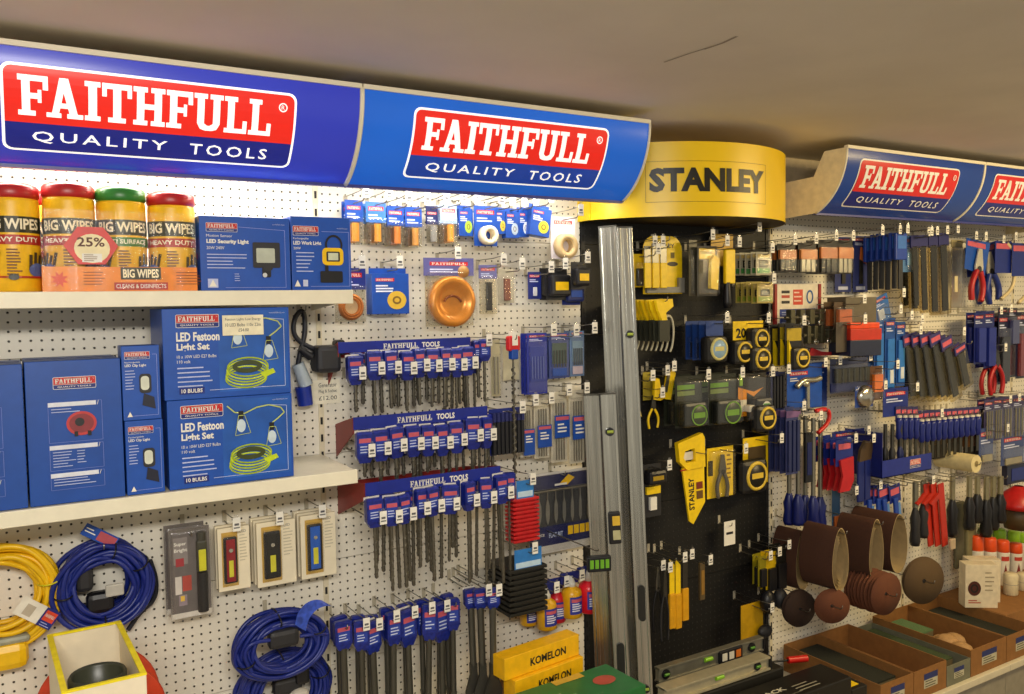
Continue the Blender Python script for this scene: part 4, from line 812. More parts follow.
for i, bx in enumerate(((520, 402, 532, 457), (534, 400, 549, 458), (551, 392, 567, 462), (569, 390, 584, 463))):
    def f_t(t, w, h, c):
        lo, hi = ((.05, .52), (.2, .58), (.36, .68), (.34, .66))[i]
        M().box(-w*.46, w*.46, -.021, -.019, h*lo, h*hi, BLUE).build('blue_label', t); q = P(); q.rect(w*.1, h*(hi-.07), w*.9, h*(hi-.02), PINK); q.lines(w*.2, h*(hi-.14), w*.6, 3, h*.05, WHITE, h*.022); q.build('label_print', t, (-w/2, -.0214, 0))
        for k in range(4): M().cyl((-w*.25+k*w*.16, -.008, h*.04), (-w*.25+k*w*.16, -.008, h*.85), .0025, C('8f897a', .3, .7), n=6).build('rod', t)
    pack('clear_tube_pack', ORD[i]+' clear tube pack with blue label, left of the levels', 'blister pack', bx, -.08, f_t, C('cfc8b4', .4), .12, bd=.018, group='clear tube packs', lit=False, hk=.05)
# flat wood bit set
x0, x1, z0, z1 = rect(529, 471, 592, 551, -.07); w, h = x1-x0, z1-z0
t = thing('spade_bit_set', 'spade bit set in a tray with navy and yellow print', 'bit set', ((x0+x1)/2, -.07, z0))
M().box(-w/2, w/2, 0, .006, 0, h, C('cfccc6', .4), .002).build('tray', t)
q = P(); q.rect(0, h*.80, w, h*.97, DBLUE); q.poly([[(w*.45, h*.83), (w*.62, h*.95), (w*.72, h*.9), (w*.6, h*.82)]], YEL); q.lines(w*.4, h*.825, w*.3, 1, .01, WHITE, h*.025); q.rect(0, h*.10, w, h*.34, DBLUE); q.text('17 Piece', w*.03, h*.22, h*.05, WHITE, w=w*.2); q.text('FLAT BIT', w*.3, h*.19, h*.06, C('b9c8ea', .4), w=w*.22, bold=.02)
for k in range(4): q.rect(w*(.6+.095*k), h*.19, w*(.68+.095*k), h*.3, YEL)
q.rect(0, h*.34, w, h*.80, C('34373c', .4)); q.build('printed_insert', t, (-w/2, -.0004, 0))
for k in range(7):
    x = -w*.36+k*w*.13; mb = M(); mb.cyl((x, -.006, h*.66), (x, -.006, h*.79), .0022, STEEL, n=6)
    mb.prism([(x-.009+.0006*k, h*.5), (x-.006, h*.42), (x, h*.36), (x+.006, h*.42), (x+.009-.0006*k, h*.5), (x+.008-.0006*k, h*.60), (x+.002, h*.67), (x-.002, h*.67), (x-.008+.0006*k, h*.60)], -.008, -.005, C('96958e', .35, .6)); mb.build('spade_bit', t)
M().cyl((-w*.48, -.008, h*.78), (w*.48, -.008, h*.78), .004, STEEL, n=8).build('retaining_bar', t); M().box(-w/2, w/2, -.014, -.0008, h*.03, h*.98, clear('ffffff', .15), .004).build('clear_cover', t)
hook((x0+x1)/2, z1-.012, .1, 'peg hook of the spade bit set', False)
# red and black finned plastic wedges on blue headers
def fins(label, bx, y, m, n, depth, hdr):
    x0, x1, z0, z1 = rect(*bx, y); w, h = x1-x0, z1-z0
    t = thing('wedge_stack', label, 'plastic wedges', ((x0+x1)/2, y, z0)); M().box(-w*.35, w*.35, -.001, depth*.9, 0, h*.98, m).build('core', t)
    for k in range(n): M().box(-w/2, w/2, -.01, depth, h*k/n+h*.02, h*(k+.62)/n+h*.02, m, .0015).build('wedge_fin', t)
    a, b, c, d = rect(*hdr, y); q = M().box(a-(x0+x1)/2, b-(x0+x1)/2, -.004, -.002, c-z0, d-z0, C('2f7cc8', .4)).build('blue_header', t); M().box(a-(x0+x1)/2+.004, b-(x0+x1)/2-.004, -.0046, -.0041, c-z0+.012, c-z0+.03, C('bcd6ea', .4)).build('header_print', t)
    hook((x0+x1)/2+.004, d-.012, abs(y)+.03, 'peg hook of the '+label.split(' on ')[0])
fins('red finned plastic wedge stack on blue header', (512, 497, 538, 542), -.20, C('c01820', .35), 11, .045, (516, 480, 533, 500))
fins('black finned plastic wedge stack on blue header', (508, 566, 546, 614), -.19, C('1b1a17', .5), 9, .14, (514, 548, 541, 570))
# chalk bottles
def bottle(label, bx, y, m, cap=C('1f2a7c', .35)):
    x0, x1, z0, z1 = rect(*bx, y); w, h = x1-x0, z1-z0; r = w/2
    t = thing('chalk_bottle', label, 'bottle', ((x0+x1)/2, y, z0), 0, 'chalk powder bottles')
    M().lathe([(.001, 0), (r*.9, 0), (r, .004), (r, h*.55), (r*.92, h*.66), (r*.4, h*.76), (r*.36, h*.8), (.001, h*.8)], m, 22).build('bottle_body', t); M().lathe([(.001, h), (r*.16, h), (r*.34, h*.86), (r*.42, h*.84), (r*.42, h*.74), (.001, h*.74)], C('d8d6cc', .4), 16).build('nozzle', t)
    M().box(-r*1.05, r*1.05, r*.2, r*.5, h*.78, h*1.08, cap, .004).build('blue_hanger', t)
    q = P(.0004); q.rect(-r*.75, h*.12, r*.75, h*.55, C('2c3aa0', .4)); q.rect(-r*.6, h*.42, r*.6, h*.5, PINK); q.lines(-r*.55, h*.36, r*1.1, 4, h*.055, C('e3e3ee', .4), h*.03)
    q.build('bottle_label', t, fn=lambda u, v, d: ((r+.0006+d)*math.sin(u/r), -(r+.0006+d)*math.cos(u/r), v), cut=[('u', [r*k*.25 for k in range(-3, 4)])])
    hook((x0+x1)/2, z1-.002, abs(y)+.05, 'peg hook of the '+label)
    return t
YB_ = C('e0a818', .3)
bottle('yellow chalk bottle in the middle of the hanging bottles', (563, 576, 580, 616), -.1, YB_); bottle('bright red chalk bottle rightmost of the hanging bottles', (580, 570, 597, 611), -.1, C('d81c2c', .3))
bottle('red chalk bottle half hidden left of the middle yellow one', (549, 582, 564, 621), -.07, C('c81c2c', .3)); bottle('low yellow chalk bottle next to the black wedge stack', (538, 588, 555, 628), -.11, YB_)
bottle('dull yellow chalk bottle half behind the black wedge stack', (521, 590, 536, 624), -.05, YB_)
# boxed measuring tapes and green carton on the base shelf
def flatbox(name, label, cat, l, tp, r_, b, y, depth, m, z0=None, pr=None, rz=0, group=None):
    x0, x1, za, zb = rect(l, tp, r_, b, y); w = x1-x0; z0 = za if z0 is None else z0; h = zb-z0
    t = thing(name, label, cat, ((x0+x1)/2, y+depth/2, z0), rz, group); M().box(-w/2, w/2, -depth/2, depth/2, 0, h, m, .002).build('carton_body', t)
    if pr: q = P(); pr(q, w, h); q.build('printed_front', t, (-w/2, -depth/2-.0005, 0))
    return t, w, h, depth, z0+h
KY = C('f0b810', .4)
def art_kom(q, w, h): q.text('KOMELON', w*.33, h*.28, h*.38, BLACK, w=w*.48, bold=.03)
zk2 = W(545, 690, -.26).z; zk1 = W(545, 661, -.26).z
_, w_, _, _, zt2 = flatbox('tape_carton', 'lower yellow tape carton under the other yellow carton', 'box', 511, 669, 586, 690, -.295, .06, KY, W(548, 691, -.295).z, art_kom, math.radians(7), 'yellow tape cartons')
flatbox('tape_carton', 'upper yellow lettered tape carton above the green carton', 'box', 500, 647, 582, 664, -.28, .06, KY, zt2+.001, art_kom, math.radians(7), 'yellow tape cartons')
zb_ = W(548, 691, -.295).z
t = thing('stock_carton', 'plain brown carton carrying the yellow tape cartons', 'box', (W(548, 691, -.295).x, -.19, .196)); M().box(-.16, .16, -.09, .05, 0, zb_-.197, CARD, .002).build('carton_body', t)
zg = W(560, 690, -.4).z; g0 = W(516, 690, -.45); g1 = W(636, 676, -.45)
t = thing('green_carton', 'flat dark green carton in front of the yellow tape cartons', 'box', ((g0.x+g1.x)/2+.0, -.422, .196), math.radians(3)); w = (g1.x-g0.x)*.95; hh = W(575, 700, -.47).z-.196
GR = C('1f6a34', .4); M().box(-w/2, w/2, -.095, .095, 0, hh, GR, .003).build('carton_body', t)
q = P(); q.text('Professional', w*.1, .10, .012, C('9fc7a0', .5), w=w*.3); q.text('Cordless screwdriver set', w*.1, .075, .01, C('9fc7a0', .5), w=w*.4); q.ell(w*.8, .1, .04, .03, C('b04a38', .5)); q.rect(w*.45, .155, w*.72, .185, C('c9a23a', .5)); q.build('printed_top', t, (-w/2, -.095, hh+.0005), fn=lambda u, v, k: (u, v, k))
q = P(); q.text('Professional', w*.08, hh*.5, hh*.2, C('9fc7a0', .5), w=w*.4); q.build('printed_front', t, (-w/2, -.0958, 0))
# ================================================================ upright spirit levels in front of the black panel
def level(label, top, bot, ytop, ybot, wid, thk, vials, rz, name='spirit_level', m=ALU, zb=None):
    a, b = W(*top, ytop), W(*bot, ybot)
    if zb is not None:
        k = (zb-a.z)/(b.z-a.z); b = a+(b-a)*k
    L_ = (a-b).length; d = (a-b).normalized()
    t = thing(name, label, 'spirit level', b); x = Vector((math.cos(rz), math.sin(rz), 0)); x = (x-d*x.dot(d)).normalized(); y = d.cross(x)
    t.matrix_world = Matrix.Translation(b) @ Matrix((x, y, d)).transposed().to_4x4()
    t.rotation_euler = Matrix((x, y, d)).transposed().to_euler(); t.location = b
    hw, ht = wid/2, thk/2
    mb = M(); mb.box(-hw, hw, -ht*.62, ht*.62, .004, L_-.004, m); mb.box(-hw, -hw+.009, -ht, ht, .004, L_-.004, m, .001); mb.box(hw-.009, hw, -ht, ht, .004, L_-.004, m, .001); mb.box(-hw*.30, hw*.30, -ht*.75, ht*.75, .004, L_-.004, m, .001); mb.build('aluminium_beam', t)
    for z in (0, L_-.004): M().box(-hw-.001, hw+.001, -ht-.001, ht+.001, z, z+.004, C('4a4842', .4)).build('end_cap', t)
    for z, kind in vials:
        z = L_*z
        if kind == 'slot':
            M().prism([(hw*.5*math.cos(i*.5236), z+(.05 if i < 6 else -.05)+hw*.5*math.sin(i*.5236)) for i in range(12)], -ht-.0015, ht*.9, C('15140f', .6)).build('hand_slot', t)
        elif kind == 'ring':
            M().cyl((0, -ht-.003, z), (0, ht*.8, z), hw*.55, BLACK, n=20).build('vial_ring', t); M().cyl((-hw*.4, -ht-.0035, z), (hw*.4, -ht-.0035, z), .005, C('9fb04a', .2), n=10).build('vial', t)
        else:
            M().box(-hw*.85, hw*.85, -ht-.004, ht*.9, z-.055, z+.055, BLACK, .006).build('vial_block', t); M().box(-hw*.3, hw*.7, -ht-.006, -ht-.003, z+.008, z+.04, C('e0b83a', .3), .003).build('vial', t); M().box(-hw*.3, hw*.7, -ht-.006, -ht-.003, z-.04, z-.008, C('b9b48a', .3), .003).build('vial', t)
    return t
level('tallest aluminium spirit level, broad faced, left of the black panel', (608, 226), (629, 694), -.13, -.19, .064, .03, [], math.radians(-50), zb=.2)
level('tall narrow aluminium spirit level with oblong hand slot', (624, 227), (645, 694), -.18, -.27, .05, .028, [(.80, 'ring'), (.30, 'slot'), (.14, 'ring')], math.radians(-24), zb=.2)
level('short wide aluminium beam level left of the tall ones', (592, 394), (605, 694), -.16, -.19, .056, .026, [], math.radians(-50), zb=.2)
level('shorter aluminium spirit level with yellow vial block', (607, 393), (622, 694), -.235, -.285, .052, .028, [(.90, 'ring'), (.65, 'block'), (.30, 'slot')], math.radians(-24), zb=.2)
t = thing('pocket_level', 'small black and green level hanging beside the chalk bottles', 'spirit level', W(600, 571, -.36), math.radians(-20)); 
M().box(-.042, .035, -.012, .012, 0, .05, BLACK, .004).build('body', t)
for k in range(4): M().box(-.036+k*.017, -.024+k*.017, -.0135, -.0118, .012, .040, C('6fb02c', .3), .002).build('green_vial', t)
hook(W(597, 551, -.36).x, W(597, 551, -.36).z, .37, 'peg hook of the small black and green level', False)
# ================================================================ tool shapes (local: x across, z up from the base, -y to the front)
def f_pliers(hm, jaw=STEEL, z=.58, th=.006, spread=.36):
    def f(t, w, h, c):
        M().prism([(-w*.07, h), (w*.07, h), (w*.17, h*(z+.10)), (w*.15, h*z), (-w*.15, h*z), (-w*.17, h*(z+.10))], -.010-th, -.010, jaw).build('jaws', t); M().cyl((0, -.012-th, h*(z+.05)), (0, -.009, h*(z+.05)), w*.09, DSTEEL, n=12).build('pivot', t)
        for s in (-1, 1): M().tube(smooth([(s*w*.08, -.012, h*(z+.02)), (s*w*spread*.9, -.012, h*(z-.18)), (s*w*spread*1.05, -.012, h*.22), (s*w*spread*.8, -.012, h*.01)], 2), max(.005, w*.1), hm, 7, flat=.7).build('handle', t)
    return f
def f_driver(hm, sh=STEEL, zh=.32, r=.35, rs=.12):
    """screwdriver hanging tip up: handle below"""
    def f(t, w, h, c):
        R = w*r
        M().lathe([(.001, 0), (R*.8, 0), (R, h*zh*.12), (R*.8, h*zh*.45), (R*.95, h*zh*.7), (R*.5, h*zh*.95), (R*.45, h*zh), (.001, h*zh)], hm, 12, (0, -.006, 0)).build('handle', t); M().cyl((0, -.006, h*zh), (0, -.006, h), w*rs, sh, n=8).build('shaft', t)
    return f
def f_knife(hm, bm_=STEEL, z=.6):
    def f(t, w, h, c):
        M().prism([(-w*.3, 0), (w*.25, 0), (w*.38, h*z*.4), (w*.3, h*z), (-w*.32, h*z)], -.012, -.002, hm).build('handle', t); M().prism([(-w*.25, h*z), (w*.22, h*z), (w*.1, h*.98), (-w*.25, h*.9)], -.008, -.006, bm_).build('blade', t)
    return f
def f_scraper(hm, bm_=C('8f8b80', .3, .8), z=.55):
    """handle down, blade up"""
    def f(t, w, h, c):
        M().lathe([(.001, 0), (w*.22, 0), (w*.28, h*z*.2), (w*.2, h*z*.7), (w*.16, h*z), (.001, h*z)], hm, 12, (0, -.01, 0)).build('handle', t); M().prism([(-w*.12, h*z), (w*.12, h*z), (w*.46, h*.95), (w*.46, h), (-w*.46, h), (-w*.46, h*.95)], -.012, -.009, bm_).build('blade', t)
    return f
def free(name, label, cat, box, y, fill, n=1, dy=.03, group=None, hk=.04, tagged=True, rest=None, tilt=0, rz=0, hx=0, jit=.004, hz=0):
    x0, x1, z0, z1 = rect(*box, y); w, h = x1-x0, z1-z0
    t = thing(name, label, cat, ((x0+x1)/2, y, z0), rz, group if group or n == 1 else name.replace('_', ' ')+' row', ry=tilt); fill(t, w, h, h)
    for k in range(1, n): dup(t, (rest or ' '.join(label.split()[:9]))+(' directly behind the front one' if n == 2 else ', '+ORD[k]+' back from front'), (rnd.uniform(-jit, jit), dy*k, rnd.uniform(-jit, jit)), ry=rnd.uniform(-.02, .02))
    if hk is not None: hook((x0+x1)/2+hx, z1-.008+hz, abs(y)+hk, 'peg hook of the '+' '.join(label.split()[:12]), tagged)
    return t
def tape(label, cx, cy, r, y, body=C('1a1a1c', .4), ring=C('d8b83a', .35), face=C('1c1c18', .4), group='round faced tape measures', hk=None, rz=0, txt=True):
    a = W(cx, cy, y); R = W(cx+r, cy, y).x-a.x; t = thing('tape_measure', label, 'tape measure', (a.x, y, a.z-R*1.15), rz, group)
    M().box(-R*1.25, R*1.1, 0, .045, 0, R*2.2, body, R*.35).build('case', t)
    M().lathe([(.001, -.004), (R*.72, -.004), (R*.74, -.001)], face, 24, (0, 0, R*1.15), 'y').build('face_disc', t); M().lathe([(R*.72, -.001), (R*.74, -.005), (R*.9, -.005), (R*.94, .001)], ring, 24, (0, 0, R*1.15), 'y').build('face_ring', t)
    if txt: q = P(); q.rect(-R*.5, R*1.0, R*.5, R*1.35, ring); q.build('face_print', t, (0, -.0045, 0))
    if hk: hook(a.x, a.z+R*1.2, abs(y)+hk, 'peg hook of the '+' '.join(label.split()[:12]))
    return t
YC_ = C('f5cf12', .38); YD = C('c79a10', .4)
# ================================================================ black panel: first row
x0, x1, z0, z1 = rect(643, 236, 682, 294, -.06); w, h = x1-x0, z1-z0
t = thing('square_set_card', 'large rounded yellow card with a grey try square', 'carded tool', ((x0+x1)/2, -.06, z0)); rr = w*.28
M().prism([(-w/2, 0), (w/2, 0)]+[(w/2-rr+rr*math.cos(a*.314), h-rr+rr*math.sin(a*.314)) for a in range(6)]+[(-w/2+rr-rr*math.sin(a*.314), h-rr+rr*math.cos(a*.314)) for a in range(6)], 0, .0015, YC_).build('card', t)
q = P(); q.text('STANLEY', -w*.28, h*.80, h*.07, BLACK, w=w*.58, bold=.03); q.ell(w*.25, h*.52, w*.14, h*.04, C('4a4436', .5)); q.rect(w*.2, h*.62, w*.3, h*.72, C('7a6a30', .5)); q.build('card_print', t, (0, -.0004, 0))
mb = M(); mb.box(-w*.46, w*.5, -.014, -.002, h*.02, h*.12, C('7d7c76', .4)); mb.box(w*.36, w*.5, -.014, -.002, h*.12, h*.28, C('7d7c76', .4)); mb.build('try_square', t)
hook((x0+x1)/2, z1-.02, .10, 'peg hook of the large rounded yellow card', False)
for i, px in enumerate((647, 655, 663)):
    def f_bl(t, w, h, c): M().box(-w*.4, w*.4, -.004, 0, h*.55, h, C('98968c', .35, .6), .001).build('grey_top', t); M().box(-w*.4, w*.4, -.006, .002, 0, h*.6, YC_, .002).build('yellow_handle', t)
    free('folding_rule', ORD[i]+' grey-topped yellow rule hanging before the rounded card', 'rule', (px-4, 246, px+4, 288), -.10, f_bl, hk=.03, tagged=i < 2, group='yellow folding rules')
pack('carded_knife', 'small yellow card with black tool left of the rounded card', 'carded tool', (633, 254, 646, 287), -.05, f_block(BLACK, .05, .8, .6, .014), YC_, .3, lit=False, n=2, dy=.03, rest='spare small yellow card behind the front one')
def f_cope(t, w, h, c):
    M().prism([(-w*.45, h*.98), (w*.38, h), (w*.42, h*.86), (w*.05, h*.74), (w*.1, h*.6), (-w*.15, h*.6), (-w*.35, h*.8)], -.006, .006, YC_).build('yellow_handle', t)
    M().tube(smooth([(-w*.05, 0, h*.66), (w*.35, 0, h*.7), (w*.5, 0, h*.45), (w*.42, 0, h*.12), (w*.3, 0, 0)], 2), .0065, C('b9b49c', .4), 6, flat=.6).build('curved_blade', t); M().box(-w*.25, w*.25, -.004, .004, h*.2, h*.6, C('2a2c22', .5)).build('dark_web', t)
free('folding_saw', 'front yellow-handled saw with pale curved blade', 'saw', (654, 299, 674, 352), -.25, f_cope, 8, .026, rest='yellow-handled curved saw', hk=.02, tagged=False, jit=.001)
pack('clear_wallet', 'narrow clear wallet left of the yellow knife card', 'wallet', (689, 240, 697, 296), -.10, f_block(C('5a564a', .5), .05, .9, .3, .006), C('55503f', .4), .2, lit=False, bd=.01)
def f_kn(t, w, h, c):
    q = P(); q.rect(w*.1, h*.74, w*.9, h*.95, YC_); q.text('STANLEY', w*.16, h*.84, h*.05, BLACK, w=w*.66, bold=.03); q.rect(w*.08, h*.45, w*.3, h*.7, C('3a3628', .5)); q.build('card_print', t, (-w/2, -.0006, 0)); M().prism([(w*.0, h*.15), (w*.36, h*.12), (w*.44, h*.75), (w*.2, h*.82), (w*.04, h*.7)], -.02, -.004, YC_).build('knife_body', t)
pack('carded_knife', 'yellow trimming knife on black and yellow card', 'knife', (697, 246, 717, 296), -.12, f_kn, BLACK2, .05, lit=False, bd=.024)
pack('carded_tool', 'plain yellow card at the top behind the yellow chisel', 'carded tool', (711, 234, 733, 266), -.03, None, YD, .1, blister=False, lit=False, hk=.18)
free('wood_chisel', 'yellow chisel with black handle end at the upper right of panel', 'chisel', (720, 247, 734, 308), -.12, lambda t, w, h, c: (M().box(-w*.3, w*.4, -.016, 0, h*.4, h*.96, YC_, .004).build('yellow_sheath', t), M().lathe([(.001, 0), (w*.2, 0), (w*.24, h*.1), (w*.16, h*.42)], BLACK, 12, (-w*.1, -.008, 0)).build('black_handle', t)), hk=.05)
def f_bits(col):
    def f(t, w, h, c):
        q = P(); q.rect(w*.08, h*.08, w*.92, h*.30, col); q.rect(w*.2, h*.34, w*.8, h*.66, C('22261c', .5)); q.lines(w*.28, h*.55, w*.44, 3, h*.07, C('c9d0b4', .5), h*.03); q.rect(w*.1, h*.76, w*.9, h*.9, C('c9b26a', .5)); q.build('card_print', t, (-w/2, -.0006, 0))
    return f
pack('bit_pack', 'front green and white bit pack in upper right row of panel', 'blister pack', (756, 252, 771, 275), -.17, f_bits(C('3a9a4a', .4)), C('b9b39a', .4), .05, lit=False, bd=.012, n=5, dy=.028, rest='green and white bit pack, upper right row', hk=.03)
pack('bit_pack', 'front green and yellow bit pack below the green and white ones', 'blister pack', (757, 282, 773, 303), -.17, f_bits(C('8aa02a', .4)), C('b3a04a', .4), .05, lit=False, bd=.012, n=5, dy=.028, rest='green and yellow bit pack, row below', hk=.03)
# second row
pack('knife_pack', 'front blue and black knife pack left of yellow tape card', 'blister pack', (706, 321, 723, 360), -.16, f_block(BLACK, .1, .9, .5, .012), C('1c3f86', .4), .5, lit=False, n=4, dy=.036, rest='blue and black knife pack', hk=.05)
tape('black tape measure with pale blue face before the blue packs', 719, 349, 9, -.20, face=C('8fb0cc', .35), ring=C('c9c07a', .35))
pack('tape_card', 'wide yellow tape card with dark lettering', 'carded tool', (733, 321, 763, 346), -.10, None, YC_, .1, blister=False, lit=False)
q = P(); a, b, c_, d = rect(736, 328, 752, 338, -.101); q.text('20ft', 0, 0, d-c_, BLACK, w=b-a, bold=.03)
q.build('card_print', COL.objects[[o.name for o in COL.objects if o.get('label') == 'wide yellow tape card with dark lettering'][0]], (a-(rect(733, 321, 763, 346, -.1)[0]+rect(733, 321, 763, 346, -.1)[1])/2, -.001, c_-rect(733, 321, 763, 346, -.1)[2]))
tape('black tape measure left of the three under the yellow card', 745, 352, 8, -.15); tape('black tape measure upper right beside the yellow card', 762, 339, 7.5, -.14); tape('black tape measure lower right of the three', 763, 359, 8, -.17)
# third row
pack('carded_tool', 'small pale yellow card left of the yellow folded pliers', 'carded tool', (643, 372, 655, 400), -.04, None, C('b9a63a', .4), .1, blister=False, lit=False)
free('folding_tool', 'yellow V-shaped folded tool above the small pliers', 'pliers', (652, 369, 673, 400), -.09, lambda t, w, h, c: (M().prism([(-w*.5, h*.05), (-w*.2, 0), (w*.1, h*.1), (w*.1, h*.3), (-w*.15, h*.25), (-w*.25, h*.7), (-w*.45, h*.75)], -.012, 0, YC_).build('left_handle', t), M().prism([(-w*.05, h*.05), (w*.25, 0), (w*.5, h*.85), (w*.35, h), (w*.12, h*.9)], -.016, -.004, YC_).build('right_handle', t), M().prism([(-w*.1, h*.3), (w*.05, h*.25), (w*.2, h*.8), (w*.1, h*.85)], -.02, -.017, STEEL).build('blade', t)), hk=.05)
free('small_pliers', 'small yellow-handled pliers below the folded yellow tool', 'pliers', (644, 395, 658, 428), -.08, f_pliers(YC_, DSTEEL), hk=.05)
pack('trowel_card', 'narrow black card with yellow pointed tool beside the levels', 'carded tool', (627, 377, 641, 417), -.10, lambda t, w, h, c: (M().prism([(-w*.3, h*.12), (w*.45, 0), (w*.1, h*.5), (-w*.05, h*.5)], -.008, -.002, C('c9b25a', .4)).build('pointed_blade', t), M().box(-w*.15, w*.15, -.01, -.001, h*.5, h*.78, YC_, .003).build('handle', t)), BLACK, .2, lit=False, blister=False)
GL = C('6f9f22', .35)
def f_fat(t, w, h, c):
    q = P(); q.rect(w*.08, h*.74, w*.72, h*.83, GL); q.rect(w*.08, h*.62, w*.72, h*.71, C('7f8f5a', .4)); q.build('card_print', t, (-w/2, -.0006, 0)); R = w*.3
    M().box(-w*.42, w*.44, -.04, -.001, h*.02, h*.5, C('1c1e1a', .4), .012).build('tape_case', t); M().lathe([(.001, -.044), (R*.9, -.044), (R, -.04)], C('2c3a1c', .4), 20, (w*.1, 0, h*.25), 'y').build('face_disc', t); q = P(); q.rect(-R*.7, -R*.25, R*.7, R*.25, GL); q.ring(0, 0, R*.98, R*.98, R*.12, GL); q.build('face_print', t, (w*.1, -.0445, h*.25))
pack('tape_pack', 'left clear pack with green-faced tape measure', 'tape measure', (675, 376, 702, 427), -.14, f_fat, C('23271c', .4), .1, lit=False, bd=.046, group='green faced tape packs', n=2, dy=.06, rest='spare pack behind left green-faced tape')
pack('tape_pack', 'right clear pack with green-faced tape measure', 'tape measure', (708, 374, 736, 424), -.14, f_fat, C('23271c', .4), .1, lit=False, bd=.046, group='green faced tape packs', n=2, dy=.06, rest='spare pack behind right green-faced tape')
def f_fat2(t, w, h, c):
    q = P(); q.poly([[(0, h*.1), (w*.3, h*.1), (w*.3, h*.6), (w*.55, h*.5), (w*.9, h*.68), (w*.55, h*.6), (0, h*.72)]], C('e8961c', .4)); q.rect(w*.05, h*.2, w*.3, h*.45, C('d9d4c2', .5)); q.rect(w*.05, h*.75, w*.16, h*.98, LIME); q.build('card_print', t, (-w/2, -.0006, 0))
    M().box(-w*.1, w*.5, -.04, -.001, h*.02, h*.48, BLACK, .012).build('tape_case', t); q = P(); q.ell(w*.24, h*.24, w*.17, h*.17, C('d9d9cc', .4)); q.poly([[(w*.12, h*.36), (w*.24, h*.1), (w*.36, h*.36)]], C('4a9a2c', .4)); q.build('face_print', t, (0, -.0405, 0)); M().box(-w*.3, -w*.04, -.03, -.001, h*.2, h*.34, C('dcd6c4', .4), .003).build('blade_end', t)
pack('tape_pack', 'black and orange pack with white-faced tape measure', 'tape measure', (738, 373, 766, 420), -.14, f_fat2, C('2a2418', .4), .05, lit=False, bd=.045)
tape('small black tape measure hanging at the right edge of the panel', 768, 418, 8.5, -.2)
# hand saw in a yellow sleeve
x0, x1, z0, z1 = rect(678, 434, 705, 524, -.13); w, h = x1-x0, z1-z0
t = thing('hand_saw', 'large yellow-sleeved hand saw with black lettering', 'saw', ((x0+x1)/2, -.13, z0), 0, ry=math.radians(-2))
M().prism([(-w*.5, h*.93), (-w*.1, h*.96), (w*.4, h), (w*.48, h*.95), (w*.48, h*.62), (w*.12, h*.62), (w*.12, h*.80), (w*.1, h*.85), (-w*.25, h*.83), (-w*.32, h*.76), (-w*.2, h*.7), (w*.12, h*.7), (w*.12, h*.62), (-w*.2, h*.62), (-w*.46, h*.72)], -.014, .006, YC_).build('handle', t)
M().prism([(-w*.32, h*.64), (w*.48, h*.66), (w*.48, h*.22), (w*.02, 0), (-w*.12, h*.04)], -.006, .002, YC_).build('blade_sleeve', t)
M().box(-w*.24, w*.1, -.003, -.001, h*.72, h*.81, C('d8d2c4', .5)).build('handle_opening_card', t)
q = P(); q.text('STANLEY', 0, 0, w*.2, BLACK, w=h*.36, bold=.03); q.build('sleeve_lettering', t, (w*.08, -.0068, h*.16), (0, math.radians(-90), 0))
q = P(); q.rect(0, 0, w*.24, h*.09, C('6a4a20', .5)); q.rect(0, h*.11, w*.24, h*.19, C('7a2c18', .5)); q.build('sleeve_pictures', t, (w*.16, -.0068, h*.27)); M().box(-w*.4, -w*.05, -.008, -.006, h*.615, h*.628, C('b9301c', .4)).build('red_tab', t)
hook((x0+x1)/2+.01, z0+h*.80, .2, 'long peg hook through the yellow saw handle', False)
def f_pl(t, w, h, c): f_pliers(C('5a5448', .4), C('6a675a', .4, .6), .55, .006, .25)(t, w*.8, h*.86, c); q = P(); q.rect(w*.04, h*.45, w*.22, h*.75, C('3a3320', .5)); q.lines(w*.75, h*.8, w*.2, 6, h*.09, C('8a6a10', .5)); q.build('card_print', t, (-w/2, -.0006, 0))
pack('plier_card', 'grey pliers in clear blister on square yellow card', 'pliers', (707, 447, 733, 497), -.09, f_pl, YC_, .06, lit=False, hk=.12)
pack('tape_card', 'yellow tape card with window, right of the plier card', 'carded tool', (743, 437, 768, 484), -.07, lambda t, w, h, c: M().box(-w*.3, w*.38, -.004, -.001, h*.5, h*.8, C('4a3a1c', .5)).build('window', t), YC_, .06, lit=False, blister=False, hk=.12); tape('large black tape measure on the yellow window card', 757, 476, 11, -.12)
pack('tape_pack', 'hanging black case with yellow labels beside the levels', 'tape measure', (640, 464, 661, 517), -.10, lambda t, w, h, c: (M().box(-w*.45, w*.42, -.05, -.001, h*.64, h*.92, BLACK, .012).build('tape_case', t), M().box(-w*.3, w*.2, -.052, -.05, h*.74, h*.82, C('a88a1c', .4)).build('case_label', t), M().box(-w*.25, w*.4, -.01, -.001, h*.44, h*.58, YC_).build('yellow_label', t), M().box(-w*.1, w*.2, -.012, -.001, h*.14, h*.38, WHITE).build('price_label', t)), BLACK2, .05, blister=False, lit=False)
x0, x1, z0, z1 = rect(724, 521, 735, 545, -.06); t = thing('price_label', 'white price label hanging alone on the black panel', 'price tag', ((x0+x1)/2, -.06, z0)); M().box(-(x1-x0)/2, (x1-x0)/2, -.001, 0, 0, z1-z0, WHITE).build('label_card', t); M().box(-(x1-x0)*.3, (x1-x0)*.3, -.0016, -.001, (z1-z0)*.45, (z1-z0)*.55, BLACK).build('black_bar', t); hook((x0+x1)/2, z1-.02, .075, 'empty peg hook behind the lone white price label', False)
